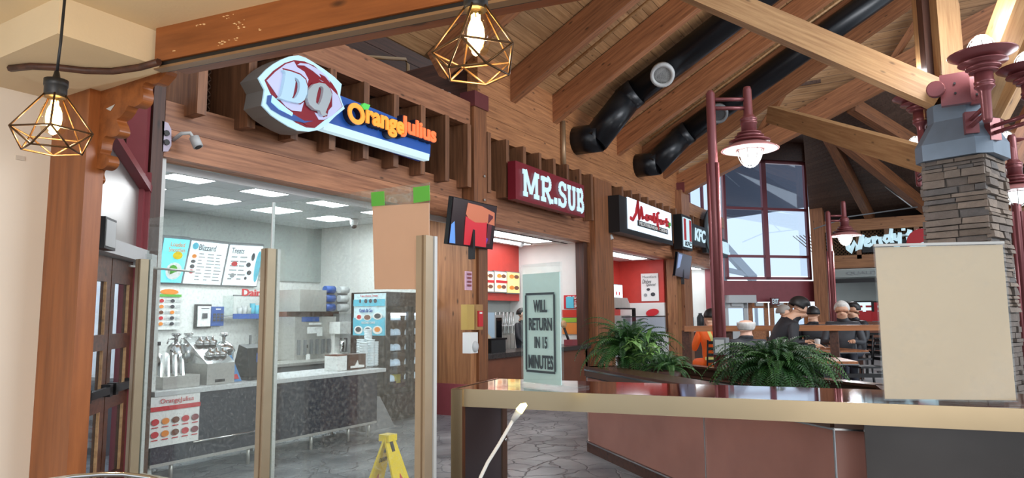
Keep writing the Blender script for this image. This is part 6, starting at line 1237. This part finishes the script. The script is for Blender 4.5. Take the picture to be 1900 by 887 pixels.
def person(loc, rot, label, top, pants, hair=None, skin=(206, 160, 132), standing=False, lean=0.0, headdown=0.0, k=1.0, hairstyle='short', reach=.36, turn=0):
    """one continuous skinned body facing local +x; sits on a 0.45 m seat unless standing"""
    Vt = []; Ed = []; Rd = []
    def P(x, y, z, r, par=None, r2=None):
        Vt.append((x, y, z)); Rd.append((r, r2 or r)); i = len(Vt)-1
        if par is not None: Ed.append((par, i))
        return i
    h = .87 if standing else .47
    lx = lambda x, dz: x+lean*dz
    pe = P(0, 0, h+.08, .14, None, .17); wa = P(lx(0, .2), 0, h+.26, .115, pe, .15); ch = P(lx(.0, .42), 0, h+.43, .125, wa, .18); nb_ = P(lx(-.0, .55), 0, h+.56, .08, ch, .12); nk = P(lx(.01, .62), 0, h+.61, .062, nb_)
    hb = V((lx(.01, .62), 0, h+.61)); hd = lambda x, z: (hb.x+x*math.cos(headdown)+z*math.sin(headdown), hb.z-x*math.sin(headdown)+z*math.cos(headdown))
    j = hd(.03, .05); ja = P(j[0], 0, j[1], .08, nk, .072); j = hd(.022, .13); sk = P(j[0], 0, j[1], .102, ja, .088); j = hd(.012, .195); cr_ = P(j[0], 0, j[1], .08, sk, .07)
    j = hd(.128, .085); P(j[0], 0, j[1], .014, ja)
    for s in (-1, 1): j = hd(.01, .095); P(j[0], s*.095, j[1], .018, sk)
    for s in (-1, 1):
        sh = P(lx(-.0, .5), s*.2, h+.50, .075, ch); el = P(lx(.08, .3), s*.27, h+.24, .055, sh)
        if standing: wr = P(.2, s*.22, h+.12, .034, el); pm = P(.29, s*.19, h+.12, .032, wr)
        else: wr = P(lx(reach-.06, .25), s*.16, h+.27, .034, el); pm = P(lx(reach+.03, .25), s*.13, h+.28, .032, wr)
        px_, py_, pz_ = Vt[pm]
        for f_ in range(4): a = P(px_+.045, py_+(f_-1.5)*.02, pz_-.004, .009, pm); P(px_+.08+.008*(f_ in (1, 2)), py_+(f_-1.5)*.021, pz_-.03, .007, a)
        a = P(px_+.0, py_-s*.045, pz_, .01, pm); P(px_+.04, py_-s*.055, pz_-.01, .008, a)
        hp = P(.02, s*.10, h+.03, .095, pe)
        if standing: kn = P(.03, s*.11, .48, .065, hp); an = P(0, s*.11, .09, .042, kn)
        else: kn = P(.42, s*.13, h+.02, .07, hp); an = P(.40, s*.13, .09, .045, kn)
        he = P(Vt[an][0]-.04, s*.12, .04, .04, an); P(Vt[an][0]+.15, s*.14, .035, .035, an)
    me = bpy.data.meshes.new('p'); me.from_pydata([V(v)*k for v in Vt], Ed, []); tmp = bpy.data.objects.new('p', me); COL.objects.link(tmp)
    sm = tmp.modifiers.new('s', 'SKIN')
    for i, sv in enumerate(me.skin_vertices[0].data): sv.radius = (Rd[i][0]*k, Rd[i][1]*k); sv.use_root = (i == 0)
    sb_ = tmp.modifiers.new('b', 'SUBSURF'); sb_.levels = 1; sb_.render_levels = 1
    dg = bpy.context.evaluated_depsgraph_get(); m2 = bpy.data.meshes.new_from_object(tmp.evaluated_get(dg)); bpy.data.objects.remove(tmp)
    ms_ = [mat('skin_%d_%d_%d' % skin, skin, .5), top, pants, m_black]; m2.materials.clear()
    for q in ms_: m2.materials.append(q)
    hands = [V(Vt[i]) for i in range(len(Vt)) if Rd[i][0] in (.032, .009, .007, .01, .008)]
    zn = (h+.60)*k
    for p in m2.polygons:
        c = p.center; p.use_smooth = True; idx = 1
        if c.z > zn and c.x > -.3: idx = 0
        if headdown and (c-V((hb.x*k, 0, hb.z*k))).length < .0: idx = 0
        for hh_ in hands:
            if (c-hh_*k).length < .05*k: idx = 0
        if c.z < (h-.0)*k and not standing and c.x > .1*k and idx == 1 and c.z < (h+.12)*k: idx = 2
        if c.z < (h+.1)*k and idx == 1: idx = 2
        if c.z < .085*k: idx = 3
        p.material_index = idx
    t = empty('person', loc, label, 'person'); t.rotation_euler.z = rot
    bo = bpy.data.objects.new('body', m2); COL.objects.link(bo); bo.parent = t
    j = hd(.0, .14)
    if hair:
        b = MB(); n_, m_ = 14, 7
        top_a = {'short': 1.75, 'fringe': 1.9, 'cap': 1.6}[hairstyle]
        prof = []
        for i in range(m_+1):
            an = top_a*i/m_; prof.append((max(1e-4, math.sin(an)), math.cos(an)))
        if hairstyle == 'fringe': prof = [(math.sin(a_), math.cos(a_)) for a_ in [1.4+.14*i for i in range(7)]]
        base = 0
        for r_, z_ in prof:
            for q in range(n_):
                a = 2*math.pi*q/n_; fx = r_*math.cos(a)
                zz = z_
                shr = .55 if (fx > .3 and z_ < .45) else 1   # keep the face clear
                b.v.append(V((fx*.118*shr, r_*math.sin(a)*.104*(shr if shr == 1 else .8), zz*.115)))
        for i in range(len(prof)-1):
            for q in range(n_): b.f.append((i*n_+q, i*n_+(q+1) % n_, (i+1)*n_+(q+1) % n_, (i+1)*n_+q)); b.sm.append(True)
        R_ = Matrix.Rotation(headdown, 4, 'Y'); b.v = [(R_ @ v+V((j[0], 0, j[1])))*k for v in b.v]
        me = bpy.data.meshes.new('hair'); me.from_pydata(b.v, [], b.f); me.materials.append(hair)
        for p in me.polygons: p.use_smooth = True
        o = bpy.data.objects.new('hair', me); COL.objects.link(o); o.parent = t; sd = o.modifiers.new('t', 'SOLIDIFY'); sd.thickness = .012
    for s in (-1, 1):
        q = hd(.118, .12); b = MB(); b.ball(V((q[0], s*.032, q[1]))*k, .006, .008, .005, 8, 6); me = bpy.data.meshes.new('eye'); me.from_pydata(b.v, [], b.f); me.materials.append(m_black); o = bpy.data.objects.new('eye', me); COL.objects.link(o); o.parent = t
    q = hd(.105, .045); me = bpy.data.meshes.new('mouth'); b = MB(); b.ball(V((q[0], 0, q[1]))*k, .006, .024, .006, 8, 5); me.from_pydata(b.v, [], b.f); me.materials.append(mat('lip', (168, 96, 88), .5)); o = bpy.data.objects.new('mouth', me); COL.objects.link(o); o.parent = t
    return t
m_jk = mat('black_jacket', (34, 34, 40), .6, var=.2); m_jk2 = mat('charcoal_jacket', (58, 60, 66), .6, var=.2); m_jean = mat('dark_trousers', (44, 48, 60), .7); m_hib = mat('black_hair', (24, 22, 22), .5); m_hiw = mat('white_hair', (214, 212, 208), .6, var=.15, vscale=30); m_hig = mat('grey_hair', (150, 144, 138), .6); m_vest = mat('orange_vest', (240, 104, 36), .6, emit=(240, 100, 30), es=.08)
fwd = math.atan2(cf.y, cf.x)           # heading away from the camera
def gp(px, D): p = U(px, 640, D); return V((p.x, p.y, PZ0))
c1 = gp(1322, 11.4); chair(c1, fwd+.1, 'black slat back chair under the worker in the orange vest')
w1 = person(c1+V((0, 0, 0)), fwd+.1, 'seated person in an orange high visibility vest, seen from behind', m_vest, m_vest, m_hib, k=1.07)
vb = V((c1.x, c1.y, PZ0)); bk_ = -V((math.cos(fwd+.1), math.sin(fwd+.1), 0)); sd_ = V((-bk_.y, bk_.x, 0))
m_sil = mat('reflective_tape', (216, 214, 130), .35, emit=(216, 214, 130), es=.12)
def vstripe(pts):
    b = MB(); P_ = [vb+sd_*u+bk_*d_+ZU*z for u, z, d_ in pts]
    for i in range(len(P_)-1): b.beam(P_[i], P_[i+1], .05, .012, bk_)
    o = b.build('reflective_stripe', m_sil, w1)
vstripe([(-.19, .62, .15), (-.1, .62, .185), (.1, .62, .185), (.19, .62, .15)]); vstripe([(-.13, 1.1, .15), (.03, .66, .185)]); vstripe([(.13, 1.1, .15), (-.03, .66, .185)])
c2 = gp(1386, 8.6); chair(c2, fwd-.25, 'black slat back chair hidden behind the big fern'); person(c2, fwd-.25, 'bald man with a white fringe of hair seen from behind, above the big fern', m_jk2, m_jean, m_hiw, hairstyle='fringe', k=1.0, skin=(212, 168, 146))
c3 = gp(1428, 9.7); chair(c3, fwd-1.75, 'black slat back chair of the hunched guest'); person(c3, fwd-1.75, 'black haired man hunched over the table in a black jacket', m_jk, m_jean, m_hib, lean=.45, headdown=.5, k=1.2)
c4 = gp(1456, 12.6); chair(c4, fwd-2.2, 'black slat back chair of the grey haired guest'); person(c4, fwd-2.2, 'grey haired guest half hidden behind the hunched man', m_jk2, m_jean, m_hig, k=1.12)
c5 = gp(1512, 12.8); chair(c5, fwd-.3, 'black slat back chair of the guest with a dark cap of hair'); person(c5, fwd-.3, 'dark haired guest seen from behind over the railing', m_jk, m_jean, m_hib, k=1.1)
c6 = gp(1566, 12.0); chair(c6, fwd+2.65, 'black slat back chair of the white haired man'); person(c6, fwd+2.65, 'white haired man in a dark jacket facing the camera', m_jk2, m_jean, m_hiw, k=1.16)
c7 = gp(1588, 13.3); chair(c7, fwd+2.0, 'black slat back chair behind the white haired man'); person(c7, fwd+2.0, 'person in a dark coat sitting behind the white haired man', m_jk, m_jean, m_hib, k=1.16)
table(gp(1528, 11.6), fwd+.1, 1.25, .8, 'wooden cafe table with a dark edge between the guests')
table(gp(1415, 9.0)+cr0*.75, fwd-.2, .8, .7, 'small table hidden behind the big fern')
for n, (px, D, rr, lab) in enumerate([(1607, 11.4, 1.6, 'black slat back empty chair in front of the white haired man'), (1625, 14.6, 2.6, 'black slat back empty chair by the far counter'), (1640, 16.5, .4, 'black slat back empty chair nearest the blank sign')]): chair(gp(px, D), fwd+rr, lab)
table(gp(1650, 15.4), fwd, .8, .8, 'far cafe table beside the blank sign')
p = gp(1496, 11.5); p.z = PZ0+.747; o_ = MB().box(p.x-.1, p.y-.14, p.z, p.x+.1, p.y+.14, p.z+.004).build('paper_tray_mat', m_paper); tag(o_, 'white paper mat lying on the cafe table', 'paper')
b = MB(); p = U(1517, 640, 11.4); p.z = PZ0+.747; b.lathe(p, [(.035, 0), (.045, .14), (.048, .15)], 12); o_ = b.build('drink_cup', m_paper); tag(o_, 'white drink cup standing on the cafe table', 'cup'); b = MB(); b.lathe(p, [(.05, .15), (.05, .16), (.03, .17)], 12); b.build('lid', m_lgrey, o_)
# shop worker standing in the sandwich shop
p = Oy(968, 640, 7.5); person(V((p.x, p.y, 0)), -math.pi/2, 'worker in black standing behind the return sign in the sandwich shop', m_jk, m_jean, m_hib, standing=True)
# grey box on the lamp post
p = U(1337, 643, 7.85); o_ = MB().box(p.x-.08, p.y-.08, p.z-.09, p.x+.08, p.y+.06, p.z+.1).build('outlet_box', m_grey); tag(o_, 'grey outlet box clamped low on the tall lamp post', 'box')
part('cover', m_lgrey, o_, (p.x-.09, p.y-.06, p.z-.07, p.x-.08, p.y+.04, p.z+.08))
